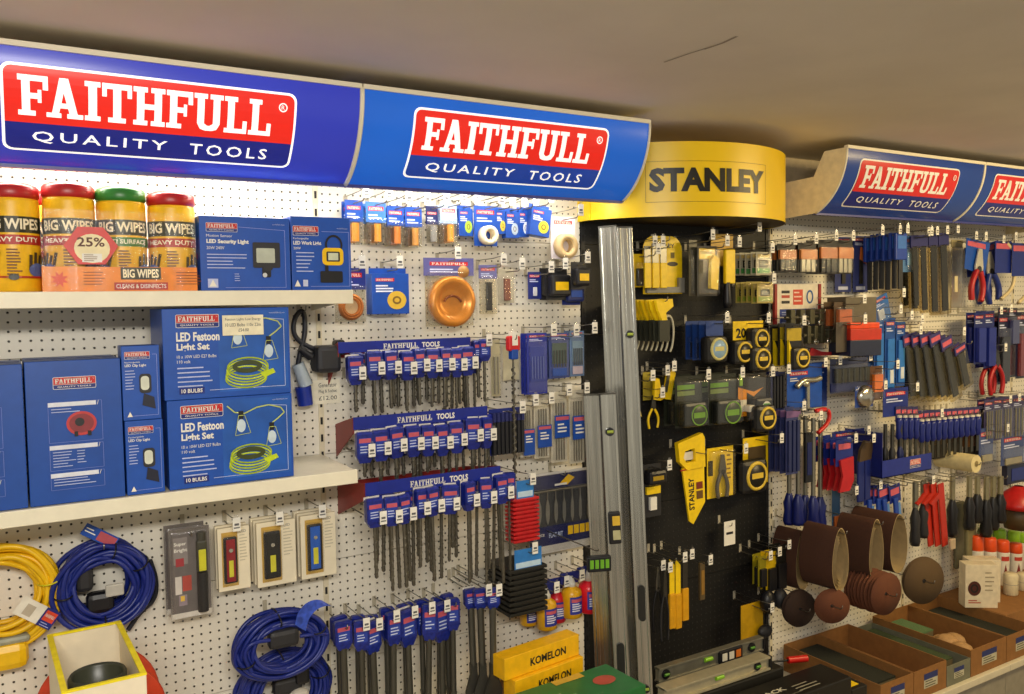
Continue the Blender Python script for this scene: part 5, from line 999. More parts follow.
# bottom row
free('tin_snips', 'black-handled snips left of the yellow chisels', 'snips', (649, 566, 662, 630), -.10, f_pliers(BLACK, STEEL, .62), hk=.03); free('tin_snips', 'grey-bladed snips just left of the first yellow chisel', 'snips', (657, 568, 668, 640), -.12, f_pliers(BLACK2, DSTEEL, .62), hk=.03)
for i, px in enumerate((671, 677, 684)):
    free('yellow_chisel', ORD[i]+' yellow-handled chisel from the left in lower row', 'chisel', (px-4, 558-(i == 2)*3, px+4, 628-(i == 2)*8), -.13, lambda t, w, h, c: (M().box(-w*.38, w*.38, -.012, .002, 0, h*.5, C('d89c10', .4), .004).build('handle', t), M().prism([(-w*.3, h*.5), (w*.3, h*.5), (w*.3, h*.9), (-w*.3, h)], -.007, -.004, YC_ if i < 2 else DSTEEL).build('blade', t)), hk=.03, tagged=i > 0, group='yellow-handled chisels')
free('multi_tool', 'brown slim tool hanging alone right of the yellow chisels', 'knife', (697, 560, 704, 600), -.12, f_block(C('5a4a30', .4), .02, .95, .7, .012, C('8f6a2c', .4)), hk=.04)
for i, (bx, m) in enumerate((((758, 556, 766, 586), C('8f8418', .4)), ((766, 552, 776, 590), C('c9a810', .4)), ((775, 545, 786, 588), C('1a1a16', .4)))):
    pack('carded_tool', ('dull yellow narrow card at lower right of the black panel', 'yellow narrow card second at lower right of the panel', 'black card with pale lettering at the lower right panel edge')[i], 'carded tool', bx, -.12, f_block(BLACK, .0, .9, .7, .014), m, .35, lit=False, n=2, dy=.03, rest='spare card behind the '+('dull yellow', 'yellow', 'black')[i]+' narrow card', hk=.03, blister=False)
free('black_cases', 'two black round cases under the narrow yellow cards', 'case', (759, 588, 782, 612), -.12, lambda t, w, h, c: (M().ell((-w*.2, -.01, h*.5), (w*.26, .03, h*.5), BLACK).build('case', t), M().ell((w*.26, -.02, h*.55), (w*.24, .03, h*.42), BLACK2).build('case', t)), hk=None)
pack('carded_tool', 'square yellow card above the lying levels', 'carded tool', (741, 603, 763, 645), -.10, lambda t, w, h, c: (M().ell((w*.42, -.02, h*.3), (w*.3, .02, h*.16), BLACK2).build('black_tool', t), M().box(-w*.3, w*.1, -.003, -.001, h*.1, h*.2, C('b05a1c', .5)).build('picture', t)), YD, .1, lit=False, blister=False)
# levels lying across on black cases
def hlevel(label, l, r_, py_l, py_r, y, zt, hgt, thk, m, marks):
    a = W(l, py_l, y).x; b = W(r_, py_r, y).x; L_ = b-a; t = thing('spirit_level', label, 'spirit level', ((a+b)/2, y, zt-hgt))
    mb = M(); mb.box(-L_/2, L_/2, -thk*.3, thk*.3, .002, hgt-.002, m); mb.box(-L_/2, L_/2, -thk/2, thk/2, 0, .008, m, .001); mb.box(-L_/2, L_/2, -thk/2, thk/2, hgt-.008, hgt, m, .001); mb.build('aluminium_beam', t)
    M().box(L_/2, L_/2+.006, -thk/2-.001, thk/2+.001, -.0005, hgt+.001, BLACK).build('end_cap', t)
    for u, k in marks:
        x = L_*(u-.5)
        if k == 'r': M().cyl((x, -thk*.3-.006, hgt*.5), (x, -thk*.3, hgt*.5), hgt*.32, BLACK, n=18).build('vial_ring', t); M().cyl((x-.01, -thk*.3-.008, hgt*.5), (x+.01, -thk*.3-.008, hgt*.5), .005, C('4f8a2c', .3), n=8).build('vial', t)
        elif k == 'g': M().cyl((x-.018, -thk*.3-.004, hgt*.62), (x+.018, -thk*.3-.004, hgt*.62), .008, C('86c028', .3), n=10).build('green_vial', t)
        else:
            M().box(x-.06, x+.06, -thk*.5-.006, -thk*.3, hgt*.02, hgt*.96, BLACK, .005).build('vial_block', t)
            for dx in (-.035, 0, .035): M().box(x+dx-.012, x+dx+.012, -thk*.5-.008, -thk*.5-.005, hgt*.25, hgt*.75, C('d8d4c6' if dx < .03 else 'd8752c', .4)).build('block_label', t)
    return t
hlevel('rear aluminium level lying on the black cases, with digital block', 657, 761, 660, 644, -.24, .500, .055, .028, C('8f8c7e', .35, .6), [(.06, 'r'), (.45, 'g'), (.66, 'b'), (.88, 'r')])
hlevel('front aluminium level lying below the digital one', 661, 765, 672, 657, -.33, .478, .05, .055, C('b3ab90', .4, .4), [(.5, 'g'), (.88, 'r')])
t = thing('tool_case', 'black case under the two lying levels', 'case', (2.14, -.30, .196)); M().box(-.22, .31, -.06, .12, 0, .2285, C('16140f', .5), .006).build('case_body', t)
t = thing('tool_case', 'black carton with pale lettering at the bottom photo edge', 'case', (2.40, -.445, .196)); M().box(-.28, .24, -.065, .075, 0, .2, C('12110f', .45), .004).build('case_body', t)
q = P(); q.text('JACK', .12, .05, .03, C('c9c4b0', .5), w=.12, bold=.03); q.lines(.27, .06, .12, 3, .018, C('8f8b7a', .5), .006); q.lines(.02, .02, .4, 1, .01, C('6a675a', .5), .004); q.build('printed_top', t, (-.28, -.065, .2005), fn=lambda u, v, k: (u, v, k))
t = thing('tool_case', 'low black carton left of the nearest sandpaper carton', 'case', (2.70, -.40, .196)); M().box(-.045, .045, -.1, .12, 0, .14, C('1a1814', .45), .004).build('case_body', t); M().box(-.03, .02, -.08, -.02, .14, .142, YC_).build('yellow_label', t)
p = W(796, 664, -.3); t = thing('red_driver', 'red-handled screwdriver lying beside the sandpaper cartons', 'screwdriver', (p.x, -.33, .398), math.radians(-20)); M().cyl((-.06, 0, .014), (.02, 0, .014), .013, C('c41c14', .35), n=12).build('handle', t); M().cyl((-.13, 0, .014), (-.06, 0, .014), .004, BLACK, n=8).build('shaft', t)
# ================================================================ right bays: top row
BO = C('b8682a', .4); BRN = C('5a3c22', .6); CRM = C('d9c79a', .5)
def f_scr(om):
    def f(t, w, h, c):
        M().box(-w*.46, w*.46, -.012, -.001, h*.45, h*.78, om, .002).build('orange_block', t)
        for k in range(3): M().box(-w*.4+k*w*.28, -w*.4+k*w*.28+w*.2, -.01, -.001, h*.04, h*.46, C('b9b4a0', .35, .5) if om is not BO else C('26241f', .4), .001).build('blade', t)
    return f
for i, (bx, n) in enumerate((((777, 244, 795, 272), 2), ((798, 243, 816, 273), 2), ((818, 240, 836, 274), 3), ((836, 240, 852, 274), 2))):
    pack('scraper_pack', ORD[i]+' black pack with orange blade block, under the third sign', 'blister pack', bx, -.17, f_scr(BO if i % 2 == 0 else C('c87a3a', .4)), C('1d1b18', .4), .2, lit=False, group='black and orange packs', n=n, dy=.03, rest='spare behind the '+ORD[i]+' black and orange pack', hk=.03, bd=.016)
def f_tall(t, w, h, c):
    M().prism([(-w*.1, h*.58), (w*.3, h*.5), (w*.1, h*.78), (-w*.05, h*.8)], -.008, -.002, C('d8702a', .4)).build('orange_handle', t); M().box(-w*.12, w*.1, -.006, -.002, h*.15, h*.58, DSTEEL).build('blade', t); q = P(); q.rect(w*.2, h*.04, w*.8, h*.1, C('b9bfd8', .5)); q.build('foot_print', t, (-w/2, -.0006, 0))
pack('saw_card', 'left tall navy card with orange-handled blade', 'carded tool', (835, 237, 851, 292), -.04, f_tall, C('2a3470', .4), .2, blister=False, group='tall navy cards', hk=.18)
pack('saw_card', 'right tall navy card with orange-handled blade', 'carded tool', (853, 236, 868, 292), -.04, f_tall, C('2a3470', .4), .2, blister=False, group='tall navy cards', hk=.18)
x0, x1, z0, z1 = rect(775, 284, 819, 330, -.05); w, h = x1-x0, z1-z0
t = thing('brand_board', 'white board with red sides, red squares and blue lettering bands', 'sign', ((x0+x1)/2, -.05, z0)); M().box(-w/2, w/2, 0, .004, 0, h, C('e6dcc8', .5)).build('board', t)
for s in (-1, 1): M().box(s*w/2-.007, s*w/2+.007, -.006, .006, -.005, h, C('9c2f2a', .45)).build('red_side', t)
q = P(); q.rect(w*.4, h*.55, w*.62, h*.88, C('cf4a36', .5)); q.lines(w*.42, h*.8, w*.18, 3, h*.09, C('e9c9b8', .5), h*.03); q.rect(w*.14, h*.8, w*.32, h*.86, C('2a2a2a', .5)); q.rect(w*.14, h*.7, w*.32, h*.76, C('b8483c', .5)); q.rect(w*.14, h*.58, w*.32, h*.64, C('2a2a2a', .5)); q.ring(w*.78, h*.72, w*.08, h*.15, w*.03, C('2c5a9a', .5)); q.rect(w*.1, h*.3, w*.9, h*.46, C('2a3f8c', .5)); q.rect(w*.1, h*.08, w*.9, h*.26, C('2a3f8c', .5))
for v in (.34, .12): q.text('TOOLS MADE BETTER' if v > .2 else 'FOR EVERY TRADE', w*.14, h*v, h*.07, C('c9cfe6', .5), w=w*.72) if 0 else q.lines(w*.14, h*(v+.04), w*.7, 2, h*.05, C('98a4cc', .5), h*.02)
q.build('board_print', t, (-w/2, -.0006, 0))
def f_brush(t, w, h, c):
    M().box(-w*.4, w*.4, -.008, .006, h*.52, h, C('1d3f9c', .4), .004).build('blue_handle', t); M().box(-w*.14, w*.14, -.006, .004, h*.0, h*.55, BLACK2, .003).build('dark_stem', t); M().box(-w*.3, w*.3, -.01, -.008, h*.72, h*.95, C('3a6fc0', .4)).build('label', t)
free('wire_brush', 'front blue-handled wire brush under the third sign', 'brush', (893, 233, 907, 289), -.22, f_brush, 6, .03, rest='blue-handled wire brush in the hanging row', hk=.02)
pack('small_card', 'pale blue card of small parts beside the blue brushes', 'carded tool', (903, 236, 916, 272), -.15, f_block(C('5f8cc0', .4), .3, .9, .6, .01), C('5a88c0', .4), .4)
def f_pouch(t, w, h, c):
    M().box(-w*.28, w*.28, -.004, .004, h*.04, h*.86, C('1a1916', .25), .003).build('file_blade', t); M().box(-w*.5, w*.5, -.003, .003, h*.84, h, C('2c2c66', .4)).build('header_card', t); M().box(-w*.48, w*.48, -.0075, .0075, 0, h*.86, clear('f2ecd8', .1, .08), .004).build('clear_pouch', t)
for i, (l, r_, b) in enumerate(((913, 921, 309), (921, 930, 312), (931, 940, 313), (941, 951, 314))):
    free('file_pouch', ORD[i]+' long dark file in clear pouch, upper row by blue brushes', 'file', (l, 236-i, r_, b), -.17, f_pouch, 2, .05, group='long files in clear pouches', rest='file behind the '+ORD[i]+' upper long file', hk=.04, tilt=math.radians(-4))
free('empty_pouch', 'pale clear pouch hanging right of the long dark files', 'pouch', (951, 240, 962, 308), -.10, lambda t, w, h, c: (M().box(-w*.5, w*.5, -.004, .004, 0, h*.9, clear('e8dcb4', .5, .2), .003).build('clear_pouch', t), M().box(-w*.5, w*.5, -.002, .002, h*.88, h, C('a89b72', .5)).build('header_card', t)), hk=.08)
M().box(-.012, .012, -.001, .001, 0, .075, C('cdbf98', .6)).build('x', None).name = 'hang_tag'
o = COL.objects['hang_tag']; o.location = W(956, 292, -.14); tag(o, 'blank cream tag hanging below the pale clear pouch', 'tag')
def f_plcard(hm, cardm):
    def f(t, w, h, c): f_pliers(hm, C('c9c4b4', .35, .4), .55, .006, .24)(t, w, h*.86, c); M().prism([(-w*.5, h*.5), (w*.35, h*.45), (w*.5, h), (-w*.5, h)], -.003, -.001, cardm).build('backing_card', t); M().box(-w*.45, w*.3, -.004, -.003, h*.88, h*.96, PINK).build('card_print', t)
    return f
free('carded_pliers', 'red-handled pliers on blue card in the top right row', 'pliers', (962, 240, 986, 301), -.17, f_plcard(C('a81c22', .4), BLUE), tilt=math.radians(6)); free('carded_pliers', 'blue-handled pliers on navy card in the top right row', 'pliers', (980, 243, 1004, 302), -.12, f_plcard(C('1c2f7c', .4), NAVY), 2, .05, tilt=math.radians(-12), rest='spare blue-handled pliers')
def f_cclamp(t, w, h, c):
    M().tube(smooth([(w*.1, 0, h*.95), (w*.45, 0, h*.8), (w*.5, 0, h*.5), (w*.42, 0, h*.2), (-w*.1, 0, h*.02)], 2), .011, CRM, 8, flat=.8).build('curved_frame', t); M().box(-w*.45, w*.3, -.004, -.002, h*.45, h*.98, NAVY).build('navy_card', t); M().box(-w*.4, w*.2, -.005, -.004, h*.85, h*.94, PINK).build('card_print', t)
free('frame_saw', 'cream curved frame saw on navy card, top right', 'saw', (993, 240, 1015, 300), -.16, f_cclamp); free('frame_saw', 'second cream curved frame saw, at right photo edge', 'saw', (1010, 242, 1032, 304), -.17, f_cclamp)
# ================================================================ second row
free('blade_triangle', 'right black card with bright yellow triangle next to the black panel', 'carded tool', (785, 324, 801, 366), -.17, lambda t, w, h, c: (M().box(-w*.5, w*.5, 0, .003, 0, h, BLACK).build('card', t), M().box(-w*.4, w*.5, -.002, 0, h*.6, h*.9, C('b39a1c', .4)).build('yellow_panel', t), M().prism([(-w*.4, 0), (w*.1, 0), (-w*.4, h*.62)], -.012, -.002, C('e8c80c', .4)).build('yellow_triangle', t)), 3, .035, rest='black card with yellow triangle'); tape('black tape measure beside the yellow triangle cards', 803, 358, 7, -.2)
def f_clampbar(t, w, h, c):
    M().cyl((-w*.5, 0, h*.5), (w*.5, 0, h*.55), h*.09, C('6a6654', .4, .6), n=8).build('bar', t)
    for k in range(7):
        x = -w*.45+k*w*.15; M().box(x, x+w*.075, -.014, .014, h*.1, h*.95, C('55523f', .45, .5), .004).build('jaw_body', t)
for i, (bx, lb) in enumerate((((785, 308, 848, 326), 'upper row of dull steel clamps strung on a bar'), ((803, 324, 848, 345), 'lower row of dull steel clamps strung on a bar'))):
    x0, x1, z0, z1 = rect(*bx, -.12); t = thing('clamp_string', lb, 'clamps', ((x0+x1)/2, -.12, z0)); f_clampbar(t, x1-x0, z1-z0, 0)
    for k in range(3): M().lathe([(.010, 0), (.014, .002), (.014, .006), (.010, .008)], CHROME, 14, (-.08+k*.08, -.02, (z1-z0)*.2), 'y').build('chrome_ring', t)
    hook((x0+x1)/2, z0+(z1-z0)*.72, .16, 'peg hook of the '+lb, False)
free('red_strip', 'thin red plastic strip below the steel clamps', 'strip', (808, 347, 832, 356), -.1, lambda t, w, h, c: M().prism([(-w*.5, h*.1), (w*.5, 0), (w*.5, h*.35), (0, h*.5), (-w*.4, h)], -.006, 0, C('a8242a', .45)).build('strip', t), hk=.03, tagged=False)
pack('brown_pack', 'brown and orange pack right of the steel clamps', 'blister pack', (834, 302, 851, 328), -.18, f_block(C('b8602c', .4), .1, .9, .8, .02), C('5a4632', .5), .2, lit=False, n=2, dy=.05, rest='spare brown and orange pack behind'); pack('grey_sheet_pack', 'plain grey-brown sheet pack leaning left of the red box', 'pack', (836, 322, 850, 352), -.20, None, C('4c443a', .5), .1, lit=False, blister=False)
x0, x1, z0, z1 = rect(856, 318, 880, 356, -.25); w, h = x1-x0, z1-z0
t = thing('red_box', 'red, orange and navy boxed tool sticking out of the board', 'box', ((x0+x1)/2, -.24, z0), math.radians(-14)); M().box(-w/2, w/2, 0, .14, 0, h*.42, C('1c2440', .4), .002).build('navy_base', t); M().box(-w/2, w/2, -.002, .14, h*.42, h*.72, C('b82a18', .4), .002).build('red_front', t); M().box(-w/2, w*.45, .0, .14, h*.72, h*.88, C('e0481c', .35), .004).build('orange_top', t); M().box(-w/2, w/2, .03, .15, h*.88, h*1.55, C('5a5140', .5), .002).build('brown_back', t); hook((x0+x1)/2, z1+.04, .2, 'peg hook of the red orange and navy boxed tool', False)
def f_bluelong(t, w, h, c): M().box(-w*.34, w*.34, -.008, -.001, h*.06, h*.72, C('2a6fc0', .35), .003).build('blue_tool', t); M().box(-w*.15, w*.2, -.01, -.008, h*.12, h*.3, C('c9cfd8', .4)).build('white_label', t)
for i, bx in enumerate(((874, 312, 884, 388), (885, 318, 895, 392), (896, 322, 905, 386))): pack('long_blue_card', ORD[i]+' tall bright blue card right of the red boxed tool', 'carded tool', bx, -.12, f_bluelong, C('1c4a96', .4), .22, group='tall bright blue cards', n=2, dy=.04, rest='spare behind the '+ORD[i]+' tall bright blue card', blister=False)
pack('small_card', 'blue and white folded pack above the tall bright blue cards', 'carded tool', (872, 296, 892, 322), -.14, f_block(C('c9d0dc', .4), .2, .9, .3, .008), C('2f66b0', .4), .45, tilt=math.radians(-18))
def f_rasp(t, w, h, c):
    M().box(-w*.26, w*.26, -.004, .004, h*.05, h*.84, C('23221c', .22), .004).build('rasp_blade', t); M().box(-w*.5, w*.5, -.003, .003, h*.82, h, C('34306a', .4)).build('header_card', t); M().box(-w*.4, w*.4, -.0036, -.003, h*.88, h*.95, PINK).build('header_print', t); M().box(-w*.48, w*.48, -.0078, .0078, 0, h*.84, clear('f6efd6', .14, .06), .004).build('clear_pouch', t)
for i, (px, tp) in enumerate(((914, 333), (924, 332), (934, 331), (945, 330), (957, 334), (968, 342))): free('rasp_pouch', ORD[i]+' shiny rasp pouch from the left in the slanting fan', 'file', (px-5.5, tp, px+5.5, 399-(i == 5)*12), -.13-.012*i, f_rasp, 2, .03, group='shiny rasp pouches', rest='rasp pouch behind the '+ORD[i]+' of the fan', tilt=math.radians(-9-i*2.2), hx=-.02, hk=.03, tagged=i in (0, 4))
for i, bx in enumerate(((974, 313, 984, 364), (984, 311, 994, 368))): pack('glove_card', ('left', 'right')[i]+' tall navy card right of the rasp fan', 'carded tool', bx, -.16, f_block(C('1c2a80', .4), .05, .95, .7, .02), C('1a2468', .4), .25, n=2, dy=.04, rest='spare navy card behind the '+('left', 'right')[i]+' tall one', blister=False)
free('red_pliers', 'dark red-handled pliers below the tall navy cards', 'pliers', (985, 350, 1003, 394), -.16, f_pliers(C('a3161c', .4), DSTEEL, .62), 2, .04, rest='spare dark red-handled pliers')
for i, bx in enumerate(((998, 314, 1008, 384), (1008, 308, 1017, 345), (1016, 312, 1026, 378))): pack('dark_card', ('tall dark navy pack left of the right photo edge', 'short violet-blue pack near the right photo edge', 'dark pack with red print cut by the right photo edge')[i], 'carded tool', bx, -.15, f_block((BLACK, C('3a3f70', .4), C('7a2028', .4))[i], .05, .9, .7, .02), C('1c1c3c', .4), .25, n=2, dy=.05, rest='spare behind the '+('tall dark navy', 'short violet-blue', 'red printed dark')[i]+' pack')
# ================================================================ third row
free('black_card', 'black striped pack below the yellow triangle cards', 'carded tool', (771, 372, 785, 410), -.13, lambda t, w, h, c: (M().box(-w*.5, w*.5, 0, .003, 0, h, DBLUE).build('card', t), [M().box(-w*.4+k*w*.22, -w*.4+k*w*.22+w*.15, -.008, -.001, h*.05, h*.9, BLACK, .002).build('black_rod', t) for k in range(4)]), 2, .035, rest='black striped pack')
def f_gcl(t, w, h, c):
    q = P(); q.logo(w*.08, h*.72, w*.5, h*.12, small=True); q.lines(w*.08, h*.68, w*.3, 2, h*.05, WHITE, h*.02); q.build('card_print', t, (-w/2, -.0006, 0))
    CH_ = C('b9b3a0', .25, .8); M().tube(smooth([(-w*.3, -.012, h*.5), (-w*.1, -.012, h*.66), (w*.2, -.012, h*.62), (w*.38, -.012, h*.66)], 2), .012, CH_, 8).build('clamp_arm', t); M().cyl((w*.02, -.012, 0), (w*.02, -.012, h*.6), .009, CH_, n=10).build('clamp_stem', t); M().ell((-w*.05, -.016, h*.56), (.02, .012, .014), CH_).build('clamp_knuckle', t)
pack('clamp_card', 'blue card with shiny steel clamp left of the socket pack', 'carded tool', (787, 364, 822, 408), -.10, f_gcl, BLUE, .05, lit=False, blister=False); pack('blue_card', 'plain blue card half behind the clamp card', 'carded tool', (812, 362, 827, 407), -.06, None, C('17337c', .4), .3, blister=False)
def f_sock(t, w, h, c):
    for k in range(6): M().cyl((-w*.38+k*w*.15, -.014, h*.32), (-w*.38+k*w*.15, -.014, h*.72), w*.065, C('55544c', .3, .7), n=10).build('socket', t)
    M().box(-w*.5, w*.5, -.006, -.001, h*.05, h*.3, DBLUE).build('navy_band', t)
pack('socket_pack', 'wide clear pack of dark sockets above the round silver part', 'blister pack', (830, 358, 868, 392), -.12, f_sock, C('3a4060', .4), .2, lit=False); pack('knob_card', 'blue card with a round silver knob below the socket pack', 'carded tool', (855, 386, 873, 407), -.14, lambda t, w, h, c: M().lathe([(.001, -.03), (w*.3, -.026), (w*.4, -.012), (w*.42, -.001)], CHROME, 18, (0, 0, h*.5), 'y').build('silver_knob', t), C('23408c', .4), .1, lit=False, blister=False)
pack('orange_card', 'orange and brown card right of the dark sockets', 'carded tool', (870, 366, 882, 400), -.14, f_block(C('d8701c', .4), .3, .95, .7, .016), C('5a3a1c', .5), .2, lit=False); pack('blue_card', 'square navy card with red and white print over the chisels', 'carded tool', (883, 388, 908, 416), -.15, None, NAVY, .6, blister=False)
# ================================================================ fourth row
free('caulk_comb', 'front navy pack of vertical blades beside the black panel', 'blade pack', (786, 408, 800, 474), -.16, lambda t, w, h, c: (M().box(-w*.5, w*.5, 0, .003, 0, h, C('3a4070', .4)).build('card', t), [M().box(-w*.42+k*w*.3, -w*.42+k*w*.3+w*.2, -.01, -.001, h*.04, h*.82, C('232c5a', .4), .002).build('blade', t) for k in range(3)], M().box(-w*.5, w*.5, -.003, 0, h*.86, h*.96, C('7a5a8a', .4)).build('header_print', t)), 4, .03, rest='navy pack of vertical blades')
for i, px in enumerate((788, 797, 804, 812, 819)): free('long_driver', ORD[i]+' long screwdriver with blue handle from the left', 'screwdriver', (px-6, 412+2*i, px+6, 524+i*.5), -.10-.05*(i % 2), f_driver(C('141f66', .35), C('8f8c80', .3, .8), .28, .36, .13), group='long blue screwdrivers', hk=.03, tagged=i == 3)
free('black_sleeve', 'black sleeve hanging over the long screwdriver shafts', 'sleeve', (803, 432, 811, 482), -.15, f_block(BLACK, 0, 1, .9, .012, DBLUE), hk=.03, tagged=False)
def f_redh(t, w, h, c): M().tube(smooth([(-w*.45, -.004, h*.95), (w*.3, -.004, h), (w*.45, -.004, h*.65), (w*.25, -.004, h*.3), (-w*.3, -.004, 0)], 2), .011, C('c8201c', .35), 8, flat=.8).build('red_handle', t)
free('red_grip', 'bright red curved saw grip above the red scrapers', 'saw', (814, 409, 830, 432), -.12, f_redh, hk=.03, tagged=False)
def f_reds(t, w, h, c):
    M().prism([(-w*.4, 0), (w*.2, 0), (w*.45, h*.2), (w*.42, h*.66), (-w*.35, h*.62), (-w*.2, h*.3)], -.010, 0, C('b3161e', .38)).build('red_handle', t); M().box(-w*.5, w*.5, .001, .003, h*.5, h, NAVY).build('card', t); M().box(-w*.35, w*.35, -.0005, .001, h*.82, h*.93, PINK).build('card_print', t)
free('red_scraper', 'front red-handled scraper on navy card', 'scraper', (836, 440, 853, 491), -.19, f_reds, 5, .028, rest='red-handled scraper on navy card')
free('blue_shears', 'navy-handled shears with brown jaws right of the red scrapers', 'shears', (855, 440, 870, 501), -.14, lambda t, w, h, c: (M().box(-w*.42, -w*.02, -.012, 0, 0, h*.68, C('16246a', .38), .005).build('handle', t), M().box(w*.04, w*.42, -.012, 0, h*.02, h*.7, C('16246a', .38), .005).build('handle', t), M().prism([(-w*.4, h*.66), (w*.4, h*.68), (w*.55, h*.95), (0, h), (-w*.3, h*.85)], -.014, -.002, C('4a3a26', .45)).build('jaws', t)))
pack('blue_strip_card', 'flat navy strip card above the shears', 'carded tool', (832, 430, 864, 450), -.05, None, C('23307c', .4), .6, blister=False); pack('slim_pack', 'slim blue and brown pack under the red scrapers', 'carded tool', (832, 489, 840, 530), -.06, f_block(C('8a4a26', .4), .0, .5, .7, .008), C('2a4a70', .4), .3, blister=False, lit=False)
def f_chis(t, w, h, c):
    M().lathe([(.001, h*.88), (w*.3, h*.88), (w*.36, h*.8), (w*.3, h*.6), (w*.36, h*.46), (w*.18, h*.4)], C('152274', .35), 10).build('blue_handle', t); M().cyl((0, 0, h*.88), (0, 0, h*.93), w*.26, C('d8d4c4', .4), n=10).build('white_cap', t); M().box(-w*.2, w*.2, -.002, .002, 0, h*.42, C('4a4840', .35, .7)).build('blade', t); M().box(-w*.45, w*.45, .004, .006, h*.78, h*1.12, C('2c2a5c', .4)).build('header_card', t); M().box(-w*.35, w*.35, .0034, .004, h*.97, h*1.05, PINK).build('header_print', t)
for i in range(15):
    px = 899+5.6*i; off = (412 if i < 4 else 416-.45*(i-4)); free('wood_chisel', ORD[i]+' blue-handled wood chisel in the dense row', 'chisel', (px-3, off, px+3, off+46-.5*i), -.16, f_chis, group='dense row of blue chisels', hk=.03, tagged=(i == 6), jit=0)
x0, x1, z0, z1 = rect(882, 457, 931, 474, -.20); w, h = x1-x0, z1-z0
t = thing('navy_bin', 'navy boxed display rack under the chisel row with small red logo', 'rack', ((x0+x1)/2, -.20, z0)); M().box(-w/2, w/2, -.002, .002, 0, h, C('1b2a86', .4)).build('front_panel', t); M().box(-w/2, w/2, -.002, .19, 0, .004, C('16226c', .4)).build('floor_panel', t); M().box(-w/2, -w/2+.004, 0, .19, 0, h*2.6, C('16226c', .4)).build('side_panel', t); q = P(); q.logo(w*.55, h*.3, w*.22, h*.5); q.build('logo_print', t, (-w/2, -.0026, 0)); hook((x0+x1)/2-w*.3, z0+h*.2, .19, 'peg hook under the navy boxed display rack', False)
for i, (px, m) in enumerate(((884, BLACK), (891, BLACK2), (899, DBLUE))): free('rack_chisel', ORD[i]+' dark-handled chisel standing in the navy boxed rack', 'chisel', (px-3, 424, px+3, 468), -.16, f_driver(m, DSTEEL, .5, .4, .2), hk=None, group='dark chisels in the navy rack', hz=0)
for i, (bx, m) in enumerate((((931, 424, 947, 458), C('4a3a20', .6)), ((948, 420, 962, 456), C('3a2a1a', .6)), ((963, 432, 983, 455), C('6a4420', .55)))):
    free('wooden_brush', ('olive', 'dark', 'reddish')[i]+' brown wooden brush below the chisel row', 'brush', bx, -.10, lambda t, w, h, c: (M().box(-w*.45, w*.45, -.012, .012, h*.4, h, m, .006).build('wooden_stock', t), M().box(-w*.4, w*.4, -.009, .009, 0, h*.42, C('2a2620', .8, bump=.5)).build('bristles', t)), hk=.06, tagged=False)
for i, bx in enumerate(((984, 400, 993, 440), (993, 398, 1002, 440), (1002, 397, 1012, 438), (1012, 396, 1024, 437))): pack('bit_pouch', ORD[i]+' clear pouch of steel bits from the left, right end of row', 'pouch', bx, -.15, f_bit(C('8f8564', .35, .6), 3), C('3a3560', .4), .28, group='clear pouches of steel bits', n=2, dy=.035, rest='spare behind the '+ORD[i]+' clear pouch of steel bits', bd=.016)
for i, (bx, lb) in enumerate((((979, 428, 993, 462), 'blue and clear rounded pack below the reddish brush'), ((1001, 434, 1024, 464), 'large rounded clear pack with navy label, right photo edge'))): pack('rounded_pack', lb, 'blister pack', bx, -.15, f_block(C('9a9070', .4), .05, .5, .7, .01), C('3a4a80', .4), .55)
a = W(960, 466, -.22); b = W(984, 462, -.22); t = thing('paper_roll', 'white paper roll lying out of the board below the brushes', 'roll', ((a.x+b.x)/2, -.22, a.z-.04)); R = .042; M().cyl((0, -.02, R), (0, .17, R), R, C('d6c797', .6), n=20).build('roll', t); M().cyl((0, -.021, R), (0, -.0205, R), R*.35, C('8a7a50', .7), n=14).build('core', t)
hook((a.x+b.x)/2, a.z-.002, .26, 'peg hook through the white paper roll', False)
# ================================================================ fifth row
for i, px in enumerate((869, 878, 888, 899)):
    free('blue_square', ORD[i]+' blue sliding tool on navy header from the left, above the belts', 'square', (px-5, 486-i, px+6, 552-i*2), -.12-.01*i, lambda t, w, h, c: (M().box(-w*.5, w*.5, 0, .002, h*.72, h, NAVY).build('header_card', t), M().box(-w*.38, w*.38, -.001, 0, h*.84, h*.94, PINK).build('header_print', t), M().box(-w*.3, w*.05, -.012, -.001, h*.22, h*.8, C('1c3f9c', .38), .003).build('blue_body', t), M().box(w*.08, w*.3, -.008, -.001, h*.1, h*.7, C('5a88c8', .4), .002).build('pale_slide', t), M().box(-w*.3, w*.3, -.012, -.002, 0, h*.26, BLACK, .003).build('black_grip', t)), group='blue sliding tools', tilt=math.radians(-8*(i > 1)), hk=.04, tagged=i == 0)
for i, px in enumerate((914, 922, 930)): free('black_file', ORD[i]+' black-handled tool left of the red clamps', 'tool', (px-4, 482-i, px+4, 545-i*8), -.14, f_driver(BLACK2, C('8f8c7c', .35, .7), .6, .4, .22), group='black-handled tools by the red clamps', tagged=i == 1)
def f_redcl(t, w, h, c): M().box(-w*.32, w*.32, -.004, .004, h*.02, h*.96, C('b02818', .4), .004).build('red_bar', t); M().prism([(-w*.3, h*.84), (-w*1.3, h*.74), (-w*1.1, h*.70), (-w*.3, h*.76)], -.005, .005, C('b02818', .4)).build('jaw', t)
for i, px in enumerate((931, 938, 945)): free('red_clamp', ORD[i]+' slanting red bar clamp from the left', 'clamp', (px-4, 479, px+5, 547), -.16-.012*i, f_redcl, group='slanting red bar clamps', tilt=math.radians(-8), tagged=False)
M().box(-.02, .02, -.012, .0, 0, .05, C('b9a488', .5), .004).build('y', None).name = 'clamp_pad'; o = COL.objects['clamp_pad']; o.location = W(951, 549, -.2); tag(o, 'pale tag at the foot of the red bar clamps', 'tag')
